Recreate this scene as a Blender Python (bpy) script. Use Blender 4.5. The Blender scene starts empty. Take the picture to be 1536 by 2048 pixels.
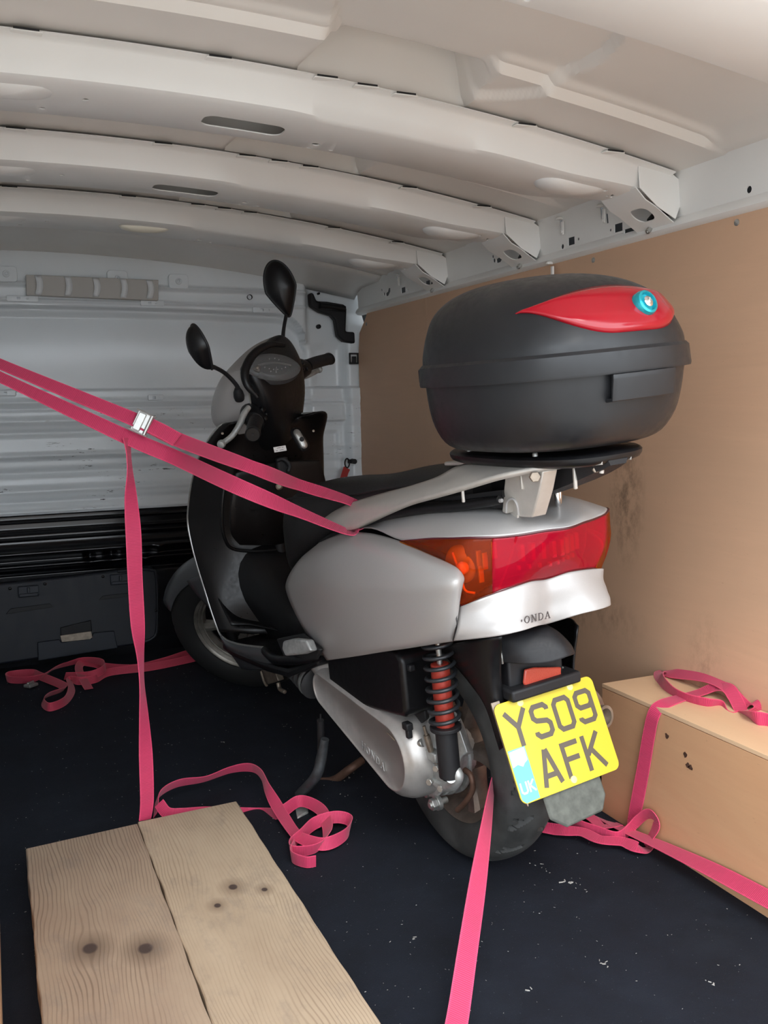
import bpy, bmesh, math, random
from mathutils import Vector, Matrix
random.seed(7)
SC = bpy.context.scene
COL = SC.collection
PI = math.pi

# ---------------------------------------------------------------- camera, light, exposure
def make_camera():
    f, yaw, pitch, roll, h = 1848.3, 0.4032, -0.1132, -0.0188, 0.9596
    F = Vector((math.sin(yaw)*math.cos(pitch), math.cos(yaw)*math.cos(pitch), math.sin(pitch)))
    R = Vector((math.cos(yaw), -math.sin(yaw), 0)); U = R.cross(F)
    R2 = R*math.cos(roll)+U*math.sin(roll); U2 = -R*math.sin(roll)+U*math.cos(roll)
    cd = bpy.data.cameras.new('camera'); cd.sensor_fit = 'VERTICAL'; cd.sensor_height = 36.0
    cd.lens = f/2048*36.0; cd.clip_start = 0.02
    co = bpy.data.objects.new('camera', cd); COL.objects.link(co)
    M = Matrix((( R2.x, U2.x, -F.x, 0), (R2.y, U2.y, -F.y, 0), (R2.z, U2.z, -F.z, h), (0, 0, 0, 1)))
    co.matrix_world = M; SC.camera = co
make_camera()
W = bpy.data.worlds.new('world'); SC.world = W; W.use_nodes = True
bg = W.node_tree.nodes['Background']; bg.inputs[0].default_value = (0.86, 0.93, 1.0, 1); bg.inputs[1].default_value = 3.3
sun = bpy.data.lights.new('sun', 'SUN'); sun.energy = 0.9; sun.angle = math.radians(20); sun.color = (1.0, 0.93, 0.85)
so = bpy.data.objects.new('sun', sun); COL.objects.link(so)
so.rotation_euler = Vector((0.15, 0.75, -0.8)).to_track_quat('-Z', 'Y').to_euler()
SC.view_settings.view_transform = 'Standard'; SC.view_settings.look = 'None'
SC.view_settings.gamma = 1.0; SC.view_settings.exposure = 0.66
try: SC.view_settings.use_curve_mapping = False
except Exception: pass

# ---------------------------------------------------------------- materials
def srgb(r, g, b):
    f = lambda c: ((c/255+0.055)/1.055)**2.4 if c/255 > 0.04045 else c/255/12.92
    return (f(r), f(g), f(b), 1)
class Mt:
    def __init__(s, name, col, rough=0.5, metal=0.0, **kw):
        s.m = bpy.data.materials.new(name); s.m.use_nodes = True
        s.t = s.m.node_tree; s.n = s.t.nodes; s.b = s.n['Principled BSDF']
        s.b.inputs['Base Color'].default_value = col; s.b.inputs['Roughness'].default_value = rough
        s.b.inputs['Metallic'].default_value = metal
        for k, v in kw.items(): s.b.inputs[k.replace('_', ' ')].default_value = v
        s.col = col; s._tc = None
    def new(s, ty, **kw):
        n = s.n.new(ty)
        for k, v in kw.items():
            if k in n.inputs: n.inputs[k].default_value = v
            else: setattr(n, k, v)
        return n
    def lk(s, a, b): s.t.links.new(a, b)
    def tc(s, out='Object', scale=(1, 1, 1), rot=(0, 0, 0), loc=(0, 0, 0)):
        t = s.new('ShaderNodeTexCoord'); mp = s.new('ShaderNodeMapping')
        mp.inputs['Scale'].default_value = scale; mp.inputs['Rotation'].default_value = rot; mp.inputs['Location'].default_value = loc
        s.lk(t.outputs[out], mp.inputs[0]); return mp.outputs[0]
    def noise(s, vec, scale, detail=4, rough=0.6, dist=0.0):
        n = s.new('ShaderNodeTexNoise'); n.inputs['Scale'].default_value = scale; n.inputs['Detail'].default_value = detail
        n.inputs['Roughness'].default_value = rough; n.inputs['Distortion'].default_value = dist
        if vec is not None: s.lk(vec, n.inputs['Vector'])
        return n.outputs[0]
    def ramp(s, fac, stops):
        r = s.new('ShaderNodeValToRGB'); s.lk(fac, r.inputs[0]); el = r.color_ramp.elements
        while len(el) < len(stops): el.new(0.5)
        for e, (p, c) in zip(el, stops):
            e.position = p; e.color = c if not isinstance(c, (int, float)) else (c, c, c, 1)
        return r.outputs[0]
    def mix(s, fac, a, b, mode='MIX'):
        n = s.new('ShaderNodeMix'); n.data_type = 'RGBA'; n.blend_type = mode
        for sock, v in ((n.inputs[0], fac), (n.inputs[6], a), (n.inputs[7], b)):
            if hasattr(v, 'is_output'): s.lk(v, sock)
            elif isinstance(v, (int, float)): sock.default_value = v
            else: sock.default_value = v
        return n.outputs[2]
    def base(s, o): s.lk(o, s.b.inputs['Base Color']); return s
    def bump(s, h, strength=0.3, dist=0.002):
        n = s.new('ShaderNodeBump'); n.inputs['Strength'].default_value = strength; n.inputs['Distance'].default_value = dist
        s.lk(h, n.inputs['Height']); s.lk(n.outputs[0], s.b.inputs['Normal']); return s
    def rough(s, o): s.lk(o, s.b.inputs['Roughness']); return s

def plain(name, col, rough=0.5, metal=0.0, nscale=0, amt=0.15, **kw):
    m = Mt(name, col, rough, metal, **kw)
    if nscale:
        v = m.tc(); n = m.noise(v, nscale)
        c2 = tuple(min(1, c*(1+amt)) for c in col[:3])+(1,); c1 = tuple(c*(1-amt) for c in col[:3])+(1,)
        m.base(m.ramp(n, [(0.3, c1), (0.7, c2)]))
        m.rough(m.ramp(n, [(0.3, max(0, rough-0.06)), (0.7, min(1, rough+0.08))]))
    return m.m

def mat_van_white(name, col, scratches=False, rough=0.3):
    m = Mt(name, col, rough); v = m.tc()
    n = m.noise(v, 2.2, 3); base = m.ramp(n, [(0.3, tuple(c*0.95 for c in col[:3])+(1,)), (0.7, tuple(min(1, c*1.04) for c in col[:3])+(1,))])
    if scratches:
        s1 = m.noise(m.tc(scale=(4, 1, 26)), 3.6, 6, 0.7); m1 = m.ramp(s1, [(0.625, 0.0), (0.645, 1.0)])
        s2 = m.noise(m.tc(scale=(1.4, 1, 3.0), loc=(3.3, 0, 1.2)), 1.6, 2); m2 = m.ramp(s2, [(0.46, 0.0), (0.53, 1.0)])
        mk = m.mix(1.0, m1, m2, 'MULTIPLY')
        tz = m.new('ShaderNodeTexCoord'); sz = m.new('ShaderNodeSeparateXYZ'); m.lk(tz.outputs['Object'], sz.inputs[0])
        mk = m.mix(1.0, mk, m.ramp(sz.outputs[2], [(0.99, 1.0), (1.0, 0.0)]), 'MULTIPLY')
        base = m.mix(mk, base, (0.03, 0.028, 0.026, 1))
    m.base(base)
    m.bump(m.noise(v, 900, 2), 0.03, 0.0003)
    return m.m

def mat_floor():
    m = Mt('rubber mat floor', (0.012, 0.017, 0.028, 1), 0.85); v = m.tc()
    n = m.noise(v, 6, 5, 0.7); fine = m.noise(v, 420, 3, 0.7)
    base = m.ramp(n, [(0.3, (0.0045, 0.006, 0.0105, 1)), (0.72, (0.009, 0.0125, 0.021, 1))])
    sp = m.ramp(m.noise(v, 260, 2, 0.5), [(0.69, 0.0), (0.74, 1.0)])
    base = m.mix(sp, base, (0.05, 0.06, 0.075, 1))
    du = m.ramp(m.noise(m.tc(loc=(1, 2, 0)), 3.0, 6, 0.75), [(0.55, 0.0), (0.8, 0.35)])
    base = m.mix(du, base, (0.022, 0.03, 0.042, 1))
    m.base(base); m.b.inputs['Specular IOR Level'].default_value = 0.25
    m.bump(fine, 0.7, 0.002); return m.m

def mat_ply(name, c1, c2, axis='Y', stain=True, scale=1.0):
    m = Mt(name, c1, 0.55)
    sc = {'Y': (1, 0.12, 1.6), 'Z': (1, 1.6, 0.12), 'X': (0.12, 1.6, 1)}[axis]
    v = m.tc(scale=tuple(scale*s for s in sc))
    g = m.noise(v, 26, 6, 0.65, 0.6); w = m.noise(m.tc(scale=(1, .5, .8)), 2.6, 4, 0.6, 0.8)
    a = m.ramp(g, [(0.25, tuple(c*0.9 for c in c1[:3])+(1,)), (0.75, c1)])
    b = m.ramp(w, [(0.35, 0.0), (0.7, 1.0)])
    base = m.mix(b, a, c2)
    fl = m.ramp(m.noise(m.tc(scale=(30, 14, 60)), 4.0, 2), [(0.70, 0.0), (0.76, 0.35)])
    base = m.mix(fl, base, tuple(c*0.55 for c in c1[:3])+(1,))
    if stain:
        t = m.tc()
        for (y, z, sy, sz, k, th) in ((1.885, 0.72, 12, 5.0, 0.75, 0.35), (1.99, 0.585, 30, 40, 0.9, 0.4), (1.60, 0.35, 14, 6, 0.3, 0.4), (2.10, 0.38, 12, 16, 0.45, 0.5), (1.95, 0.40, 6, 14, 0.35, 0.5), (2.75, 1.09, 30, 22, 0.7, 0.5)):
            mp = m.new('ShaderNodeMapping'); m.lk(t, mp.inputs[0]); mp.inputs['Location'].default_value = (0, -y*sy, -z*sz); mp.inputs['Scale'].default_value = (0, sy, sz)
            ln = m.new('ShaderNodeVectorMath'); ln.operation = 'LENGTH'; m.lk(mp.outputs[0], ln.inputs[0])
            r = m.ramp(ln.outputs['Value'], [(0.0, k), (1.0, 0.0)])
            nn = m.ramp(m.noise(m.tc(scale=(1, 1, .6)), 34, 6, 0.75), [(0.42, 0.0), (0.62, 1.0)])
            mk = m.mix(1.0, r, nn, 'MULTIPLY'); base = m.mix(mk, base, (0.10, 0.065, 0.04, 1))
    m.base(base); m.bump(g, 0.12, 0.001); return m.m

def mat_plank(name, knots, cx, seed, light, mid, dark):
    # softwood board running along Y, growth rings bent round its knots
    m = Mt(name, mid, 0.75); t = m.tc()
    sep = m.new('ShaderNodeSeparateXYZ'); m.lk(t, sep.inputs[0])
    X, Y = sep.outputs[0], sep.outputs[1]
    def mth(op, a, b=None, c=None):
        n = m.new('ShaderNodeMath'); n.operation = op
        for i, v in enumerate((a, b, c)):
            if v is None: continue
            if hasattr(v, 'is_output'): m.lk(v, n.inputs[i])
            else: n.inputs[i].default_value = v
        return n.outputs[0]
    warp = m.noise(m.tc(scale=(3, .9, 1), loc=(seed, seed, 0)), 2.2, 3, 0.5)
    f = mth('ADD', X, mth('MULTIPLY', mth('SUBTRACT', warp, 0.5), 0.07))
    ringfield = None; kn = None; halo = None
    for (kx, ky, kr) in knots:
        dx = mth('SUBTRACT', X, kx); dy = mth('MULTIPLY', mth('SUBTRACT', Y, ky), 0.42)
        d2 = mth('ADD', mth('MULTIPLY', dx, dx), mth('MULTIPLY', dy, dy))
        inf = mth('DIVIDE', kr*kr*1.1, mth('ADD', d2, kr*kr*0.8))
        push = mth('MULTIPLY', mth('MULTIPLY', dx, inf), -0.75)
        f = mth('ADD', f, push)
        dyk = mth('MULTIPLY', mth('SUBTRACT', Y, ky), 0.8)
        d = mth('SQRT', mth('ADD', mth('MULTIPLY', dx, dx), mth('MULTIPLY', dyk, dyk)))
        r = m.ramp(mth('DIVIDE', d, kr), [(0.42, 1.0), (0.6, 0.0)])
        h = m.ramp(mth('DIVIDE', d, kr*2.2), [(0.3, 0.55), (0.95, 0.0)])
        kn = r if kn is None else mth('MAXIMUM', kn, r); halo = h if halo is None else mth('MAXIMUM', halo, h)
    wv = mth('SINE', mth('MULTIPLY', f, 2*PI*150)); ring = m.ramp(mth('MULTIPLY', mth('ADD', wv, 1), 0.5), [(0.66, 0.0), (0.99, 1.0)])
    vis = m.ramp(m.noise(m.tc(scale=(2, .7, 1), loc=(seed, 3, 0)), 4.2, 3), [(0.38, 0.1), (0.62, 0.85)])
    base = m.ramp(m.noise(m.tc(scale=(1, .35, 1), loc=(seed*2, 1, 0)), 7, 5, 0.65), [(0.3, mid), (0.7, light)])
    base = m.mix(m.mix(1.0, m.mix(1.0, ring, vis, 'MULTIPLY'), (0.6, 0.6, 0.6, 1), 'MULTIPLY'), base, dark)
    base = m.mix(halo, base, tuple(c*0.8 for c in dark[:3])+(1,))
    base = m.mix(kn, base, (0.055, 0.035, 0.028, 1))
    dirt = m.ramp(m.noise(m.tc(scale=(1.6, .8, 1), loc=(seed, 9, 0)), 11, 6, 0.75), [(0.52, 0.0), (0.75, 0.45)])
    base = m.mix(dirt, base, (0.16, 0.135, 0.12, 1))
    m.base(base); m.bump(ring, 0.25, 0.0006); return m.m

def mat_webbing(name, col, dirty=0.3):
    m = Mt(name, col, 0.7); t = m.new('ShaderNodeTexCoord'); sep = m.new('ShaderNodeSeparateXYZ'); m.lk(t.outputs['UV'], sep.inputs[0])
    s = m.new('ShaderNodeMath'); s.operation = 'MULTIPLY'; m.lk(sep.outputs[1], s.inputs[0]); s.inputs[1].default_value = 2*PI/0.0034
    w = m.new('ShaderNodeMath'); w.operation = 'SINE'; m.lk(s.outputs[0], w.inputs[0])
    c1 = tuple(c*0.80 for c in col[:3])+(1,)
    wr = m.ramp(w.outputs[0], [(0.0, c1), (0.8, col)])
    ed = m.ramp(sep.outputs[0], [(0.0, 1.0), (0.09, 0.0), (0.91, 0.0), (1.0, 1.0)])
    base = m.mix(ed, wr, tuple(min(1, c*1.25+0.02) for c in col[:3])+(1,))
    d = m.ramp(m.noise(m.tc(), 22, 5, 0.7), [(0.5, 0.0), (0.85, dirty)])
    base = m.mix(d, base, (0.22, 0.03, 0.06, 1)); m.base(base)
    m.b.inputs['Sheen Weight'].default_value = 0.15
    m.bump(w.outputs[0], 0.35, 0.0006); return m.m

def mat_silver(name, col, rough=0.28):
    m = Mt(name, col, rough, 0.22, Coat_Weight=0.15, Coat_Roughness=0.1)
    v = m.tc(); n = m.noise(v, 1800, 2, 0.5)
    m.base(m.ramp(n, [(0.35, tuple(c*0.93 for c in col[:3])+(1,)), (0.7, tuple(min(1, c*1.05) for c in col[:3])+(1,))])); return m.m

KN1 = [tuple(p[:2])+(0.024,) for p in ((0.108,1.5687,0.05), (0.1947,1.5283,0.05))]
KN2 = [tuple(p[:2])+(k,) for p, k in (((0.3807,1.6652,0.05), 0.016), ((0.4331,1.6304,0.05), 0.011), ((0.3383,1.612,0.05), 0.012))]
M = dict(
    roof=mat_van_white('white painted roof steel', (0.76, 0.72, 0.67, 1), rough=0.33),
    bow=mat_van_white('white painted roof bow steel', (0.80, 0.79, 0.76, 1), rough=0.3),
    bulk=mat_van_white('white painted bulkhead', (0.78, 0.82, 0.84, 1), True, 0.25),
    bulkblack=plain('gloss black painted bulkhead', (0.0035, 0.004, 0.006, 1), 0.2, 0, 5, 0.4),
    blackplastic=plain('black moulded plastic', (0.0050, 0.0050, 0.0058, 1), 0.34, 0, 90, 0.15, Specular_IOR_Level=0.32),
    gloveplastic=plain('brown black moulded plastic', (0.0060, 0.0048, 0.0048, 1), 0.33, 0, 90, 0.15, Specular_IOR_Level=0.32),
    matteblack=plain('matt black plastic', (0.010, 0.010, 0.0115, 1), 0.55, 0, 200, 0.2, Specular_IOR_Level=0.35),
    trim=plain('dark blue grey storage cover plastic', (0.007, 0.009, 0.015, 1), 0.55, 0, 40, 0.25),
    trim2=plain('grey blue storage cover panel', (0.012, 0.0155, 0.024, 1), 0.55, 0, 40, 0.2),
    dark=plain('cavity shade and black parts', (0.006, 0.006, 0.007, 1), 0.6),  # shade inside slots, gaps and holes as flat black; also small black parts
    grey=plain('body primer grey', (0.30, 0.33, 0.35, 1), 0.5, 0, 10, 0.1),
    floor=mat_floor(),
    ply=mat_ply('plywood lining', (0.68, 0.42, 0.27, 1), (0.58, 0.37, 0.24, 1)),
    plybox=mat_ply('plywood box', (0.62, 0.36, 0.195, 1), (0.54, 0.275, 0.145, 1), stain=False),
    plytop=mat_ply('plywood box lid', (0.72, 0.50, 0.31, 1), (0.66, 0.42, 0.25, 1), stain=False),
    plankA=mat_plank('knotty pine plank', KN1, 0.13, 1.0, (0.36, 0.27, 0.19, 1), (0.27, 0.185, 0.13, 1), (0.085, 0.05, 0.032, 1)),
    plankB=mat_plank('pale scaffold plank', KN2, 0.37, 4.0, (0.45, 0.35, 0.245, 1), (0.36, 0.27, 0.185, 1), (0.19, 0.125, 0.08, 1)),
    pink=mat_webbing('pink polyester webbing', (0.56, 0.030, 0.105, 1), 0.3),
    pinkd=mat_webbing('faded red pink webbing', (0.52, 0.038, 0.08, 1), 0.35),
    steel=plain('zinc plated steel', (0.48, 0.48, 0.46, 1), 0.38, 0.85, 60, 0.15),
    dirtsteel=plain('dirty plated steel', (0.30, 0.25, 0.20, 1), 0.5, 0.8, 60, 0.3),
    rust=plain('rusty brown steel', (0.12, 0.065, 0.045, 1), 0.6, 0.5, 40, 0.3),
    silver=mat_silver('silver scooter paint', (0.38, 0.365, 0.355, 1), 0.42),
    silverdark=mat_silver('silver paint with shade in colour', (0.085, 0.087, 0.092, 1), 0.3),  # scooter silver darkened: shade on low and front panels put into the colour
    carrier=plain('warm silver painted alloy', (0.50, 0.47, 0.43, 1), 0.38, 0.45, 50, 0.06),
    engine=plain('silver painted engine case', (0.42, 0.40, 0.38, 1), 0.38, 0.55, 30, 0.12),
    alloy=plain('cast aluminium', (0.45, 0.46, 0.45, 1), 0.5, 0.6, 50, 0.25),
    rim=plain('bronze grey wheel paint', (0.20, 0.16, 0.135, 1), 0.4, 0.6, 30, 0.3),
    rimf=plain('dull front wheel paint', (0.26, 0.24, 0.21, 1), 0.4, 0.6, 30, 0.3),
    tyredark=plain('dark front tyre rubber', (0.012, 0.012, 0.012, 1), 0.65),  # front tyre, darker than the rear one
    lampdark=plain('dark lamp housing', (0.10, 0.09, 0.09, 1), 0.3, 0.4),
    bootrub=plain('grey black ribbed rubber', (0.03, 0.03, 0.031, 1), 0.5, 0, 60, 0.2),
    lampin=plain('lamp interior plating', (0.55, 0.55, 0.55, 1), 0.3, 0.5),
    bulbamber=plain('amber bulb glass', (1.0, 0.50, 0.03, 1), 0.2),
    standsteel=plain('worn grey black steel', (0.06, 0.065, 0.07, 1), 0.45, 0.5, 50, 0.3),
    tyre=plain('dusty tyre rubber', (0.036, 0.037, 0.036, 1), 0.72, 0, 14, 0.6),
    seat=plain('black seat vinyl', (0.012, 0.0115, 0.012, 1), 0.5, 0, 300, 0.2, Specular_IOR_Level=0.35),
    topbox=plain('black grained luggage box plastic', (0.0115, 0.012, 0.0135, 1), 0.40, 0, 60, 0.1, Specular_IOR_Level=0.42),
    spring=plain('black coated spring', (0.02, 0.022, 0.025, 1), 0.35, 0.2),
    redpaint=plain('dirty red shock body', (0.33, 0.035, 0.022, 1), 0.4, 0.1, 60, 0.3),
    yellow=plain('yellow plate sheet', (0.48, 0.385, 0.02, 1), 0.35),
    ink=plain('plate letter ink', (0.075, 0.060, 0.045, 1), 0.4),
    teal=plain('faded teal sticker', (0.12, 0.46, 0.43, 1), 0.45),
    palewhite=plain('pale worn sticker', (0.55, 0.62, 0.48, 1), 0.45),
    reflector=plain('orange red reflector', (0.38, 0.05, 0.03, 1), 0.3, 0, 500, 0.1),
    lensred=Mt('red lamp lens', (0.72, 0.01, 0.03, 1), 0.06, 0, Coat_Weight=0.5).m,
    boxred=Mt('red box reflector lens', (0.30, 0.0025, 0.011, 1), 0.16, 0, Coat_Weight=0.1).m,
    chrome=plain('chromed plastic', (0.8, 0.8, 0.8, 1), 0.12, 1.0),
    teallock=plain('teal metallic lock', (0.03, 0.42, 0.50, 1), 0.25, 0.7),
    white=plain('white label paper', (0.75, 0.73, 0.72, 1), 0.6),
    letter=plain('dark lettering', (0.06, 0.05, 0.05, 1), 0.5),
    mirrorglass=plain('mirror glass', (0.7, 0.7, 0.7, 1), 0.03, 1.0),
    dial=plain('dark instrument dial', (0.03, 0.03, 0.032, 1), 0.5, 0, 300, 0.3),
    flap=plain('dusty grey rubber flap', (0.085, 0.09, 0.078, 1), 0.8, 0, 50, 0.3),
    redtag=plain('red fabric tag', (0.42, 0.035, 0.03, 1), 0.7),
    ivory=plain('ivory lamp cover plastic', (0.78, 0.74, 0.62, 1), 0.35),
    grille=plain('grey vent plastic', (0.50, 0.475, 0.44, 1), 0.5),
    slat=plain('pale vent strips', (0.80, 0.82, 0.83, 1), 0.3),
    crumb=plain('pale dust crumbs', (0.34, 0.33, 0.31, 1), 0.9),
    concrete=plain('outside yard concrete', (0.34, 0.31, 0.28, 1), 0.9, 0, 3, 0.2),
)
def glassy(name, col, rough, mixf, tint=None):
    m = bpy.data.materials.new(name); m.use_nodes = True; t = m.node_tree; n = t.nodes; b = n['Principled BSDF']
    b.inputs['Base Color'].default_value = col; b.inputs['Roughness'].default_value = rough; b.inputs['Coat Weight'].default_value = 0.6
    tr = n.new('ShaderNodeBsdfTransparent'); tr.inputs[0].default_value = (tint or col[:3])+(1,)
    mx = n.new('ShaderNodeMixShader'); mx.inputs[0].default_value = mixf
    t.links.new(b.outputs[0], mx.inputs[1]); t.links.new(tr.outputs[0], mx.inputs[2])
    t.links.new(mx.outputs[0], n['Material Output'].inputs[0]); return m
M['lensred'] = glassy('clear red lamp lens', (0.65, 0.012, 0.05, 1), 0.04, 0.70, (0.90, 0.06, 0.14))
M['lensamber'] = glassy('smoked amber lamp lens', (0.42, 0.07, 0.02, 1), 0.05, 0.84, (1.0, 0.55, 0.12))
M['glass'] = glassy('clear instrument lens', (0.5, 0.5, 0.5, 1), 0.03, 0.85)

# ---------------------------------------------------------------- geometry helpers: every primitive returns (verts, faces)
V = lambda p: Vector(p)
def merge(geoms):
    vs, fs = [], []
    for g in geoms:
        o = len(vs); vs += list(g[0]); fs += [tuple(i+o for i in f) for f in g[1]]
    return vs, fs
def tf(g, fn): return [fn(v) for v in g[0]], g[1]
def mir(g): return [(v[0], -v[1], v[2]) for v in g[0]], [tuple(reversed(f)) for f in g[1]]
def link(o, parent=None):
    COL.objects.link(o)
    if parent is not None: o.parent = parent
    return o
def obj(name, geoms, mat, parent=None, bevel=0, seg=2, solid=0, sub=0, angle=38, fixn=True, weld=0):
    g = merge(geoms) if isinstance(geoms, list) else geoms
    me = bpy.data.meshes.new(name); me.from_pydata([tuple(v) for v in g[0]], [], [tuple(f) for f in g[1]])
    bm = bmesh.new(); bm.from_mesh(me)
    if weld: bmesh.ops.remove_doubles(bm, verts=bm.verts, dist=weld)
    if fixn: bmesh.ops.recalc_face_normals(bm, faces=bm.faces)
    bm.to_mesh(me); bm.free()
    for p in me.polygons: p.use_smooth = True
    try: me.set_sharp_from_angle(angle=math.radians(angle))
    except Exception: pass
    me.materials.append(M[mat] if isinstance(mat, str) else mat)
    o = bpy.data.objects.new(name, me); link(o, parent)
    if solid:
        md = o.modifiers.new('s', 'SOLIDIFY'); md.thickness = solid; md.offset = 0
    if bevel:
        md = o.modifiers.new('b', 'BEVEL'); md.width = bevel; md.segments = seg; md.limit_method = 'ANGLE'; md.angle_limit = math.radians(40)
        try: md.harden_normals = False
        except Exception: pass
    if sub:
        md = o.modifiers.new('u', 'SUBSURF'); md.levels = sub; md.render_levels = sub
    return o
def empty(name, label, cat, group=None, loc=(0, 0, 0)):
    o = bpy.data.objects.new(name, None); COL.objects.link(o); o.location = loc; o.empty_display_size = 0.05
    o['label'] = label; o['category'] = cat
    if group: o['group'] = group
    return o
def tag(o, label, cat, group=None):
    o['label'] = label; o['category'] = cat
    if group: o['group'] = group
    return o
def struct(o): o['kind'] = 'structure'; return o

def box(c, s, ax=None):
    c = V(c); a = ax or (V((1, 0, 0)), V((0, 1, 0)), V((0, 0, 1)))
    vs = [tuple(c+a[0]*(i*s[0]/2)+a[1]*(j*s[1]/2)+a[2]*(k*s[2]/2)) for i in (-1, 1) for j in (-1, 1) for k in (-1, 1)]
    return vs, [(0, 1, 3, 2), (4, 6, 7, 5), (0, 4, 5, 1), (2, 3, 7, 6), (0, 2, 6, 4), (1, 5, 7, 3)]
def frame(n, up=(0, 0, 1)):
    n = V(n).normalized(); u = V(up).cross(n)
    if u.length < 1e-4: u = V((1, 0, 0))
    u.normalize(); return u, n.cross(u)
def prism(poly, h0, h1, o=(0, 0, 0), ux=(1, 0, 0), uy=(0, 1, 0)):
    o, ux, uy = V(o), V(ux), V(uy); n = ux.cross(uy).normalized(); N = len(poly)
    vs = [tuple(o+ux*a+uy*b+n*h0) for a, b in poly]+[tuple(o+ux*a+uy*b+n*h1) for a, b in poly]
    return vs, [tuple(range(N-1, -1, -1)), tuple(range(N, 2*N))]+[(i, (i+1) % N, N+(i+1) % N, N+i) for i in range(N)]
def slab3(pts, off):
    # polygon given by 3D points, thickened by vector off
    N = len(pts); off = V(off); vs = [tuple(p) for p in pts]+[tuple(V(p)+off) for p in pts]
    return vs, [tuple(range(N-1, -1, -1)), tuple(range(N, 2*N))]+[(i, (i+1) % N, N+(i+1) % N, N+i) for i in range(N)]
def cr(pts, n, closed=False):
    P = [V(p) for p in pts]; out = []; L = len(P)
    if L == 2: return [P[0].lerp(P[1], i/n) for i in range(n+1)]
    rng = range(L if closed else L-1)
    for i in rng:
        if closed: a, b, c, d = P[(i-1) % L], P[i], P[(i+1) % L], P[(i+2) % L]
        else:
            b, c = P[i], P[i+1]; a = P[i-1] if i > 0 else b*2-c; d = P[i+2] if i+2 < L else c*2-b
        for k in range(n):
            t = k/n
            out.append(0.5*((2*b)+(c-a)*t+(2*a-5*b+4*c-d)*t*t+(-a+3*b-3*c+d)*t**3))
    if not closed: out.append(P[-1].copy())
    return out
def gridf(rows, closeu=False, closev=False):
    nv, nu = len(rows), len(rows[0]); vs = [tuple(p) for r in rows for p in r]; fs = []
    for j in range(nv if closev else nv-1):
        for i in range(nu if closeu else nu-1):
            a, b = i, (i+1) % nu; c, d = j, (j+1) % nv
            fs.append((c*nu+a, c*nu+b, d*nu+b, d*nu+a))
    return vs, fs
def patch(rows, nu=6, nv=6):
    r1 = [cr(r, nu) for r in rows]; cols = list(zip(*r1)); c2 = [cr(c, nv) for c in cols]
    return gridf([list(r) for r in zip(*c2)])
def loft(secs, n=4, cap=True, smooth=True):
    if smooth and n > 1:
        cols = list(zip(*secs)); c2 = [cr(c, n) for c in cols]; secs = [list(r) for r in zip(*c2)]
    g = gridf(secs, closeu=True)
    if cap:
        N = len(secs[0]); L = len(secs)
        g = (g[0], g[1]+[tuple(range(N-1, -1, -1)), tuple((L-1)*N+i for i in range(N))])
    return g
def sell(cx, cy, z, hx, hy, n=3.0, N=56):
    out = []
    for i in range(N):
        t = 2*PI*i/N; c, s = math.cos(t), math.sin(t)
        out.append(V((cx+hx*math.copysign(abs(c)**(2/n), c), cy+hy*math.copysign(abs(s)**(2/n), s), z)))
    return out
def tube(pts, r, n=6, N=12, cap=True, closed=False):
    P = cr(pts, n, closed) if n > 1 else [V(p) for p in pts]; L = len(P)
    if isinstance(r, (list, tuple)):
        rr = []
        for i in range(L):
            t = i/(L-1)*(len(r)-1); k = min(int(t), len(r)-2); rr.append(r[k]+(r[k+1]-r[k])*(t-k))
    else: rr = [r]*L
    rows = []; u = None
    for i in range(L):
        if closed: t = (P[(i+1) % L]-P[i-1])
        else: t = P[min(i+1, L-1)]-P[max(i-1, 0)]
        t = t.normalized()
        if u is None: u = frame(t)[0]
        u = (u-t*u.dot(t)).normalized(); w = t.cross(u)
        rows.append([P[i]+(u*math.cos(2*PI*k/N)+w*math.sin(2*PI*k/N))*rr[i] for k in range(N)])
    g = gridf(rows, closeu=True, closev=closed)
    if cap and not closed: g = (g[0], g[1]+[tuple(range(N-1, -1, -1)), tuple((L-1)*N+k for k in range(N))])
    return g
def lathe(prof, c, axis, N=48, close=False, up=(0, 0, 1)):
    c = V(c); a = V(axis).normalized(); u, w = frame(a, up)
    rows = [[c+a*h+(u*math.cos(2*PI*k/N)+w*math.sin(2*PI*k/N))*r for k in range(N)] for r, h in prof]
    g = gridf(rows, closeu=True, closev=close)
    if not close:
        L = len(prof); g = (g[0], g[1]+[tuple(range(N-1, -1, -1)), tuple((L-1)*N+k for k in range(N))])
    return g
def cyl(c0, c1, r, N=24, r2=None):
    c0, c1 = V(c0), V(c1); return lathe([(r, 0), (r2 if r2 is not None else r, (c1-c0).length)], c0, c1-c0, N)
def hexbolt(c, n, r, h): return lathe([(r, 0), (r, h)], c, n, 6)
def rrect(w, h, r, n=5):
    out = []
    for cx, cy, a0 in ((w/2-r, h/2-r, 0), (-w/2+r, h/2-r, 90), (-w/2+r, -h/2+r, 180), (w/2-r, -h/2+r, 270)):
        for i in range(n+1):
            a = math.radians(a0+90*i/n); out.append((cx+r*math.cos(a), cy+r*math.sin(a)))
    return out
def dome(c, n, up, w, h, depth, poly=None, rings=6):
    # rounded shell on an outline: outline polygon shrinks towards the top
    n = V(n).normalized(); up = V(up); up = (up-n*up.dot(n)).normalized(); ux = up.cross(n); c = V(c)
    poly = poly or [(w/2*math.cos(2*PI*i/32), h/2*math.sin(2*PI*i/32)) for i in range(32)]
    rows = []
    for k in range(rings+1):
        a = k/rings*PI/2*0.97; s, d = math.cos(a), math.sin(a)*depth
        rows.append([c+ux*x*s+up*y*s+n*d for x, y in poly])
    g = gridf(rows, closeu=True); N = len(poly)
    return g[0], g[1]+[tuple(range(N-1, -1, -1)), tuple(rings*N+i for i in range(N))]
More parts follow.
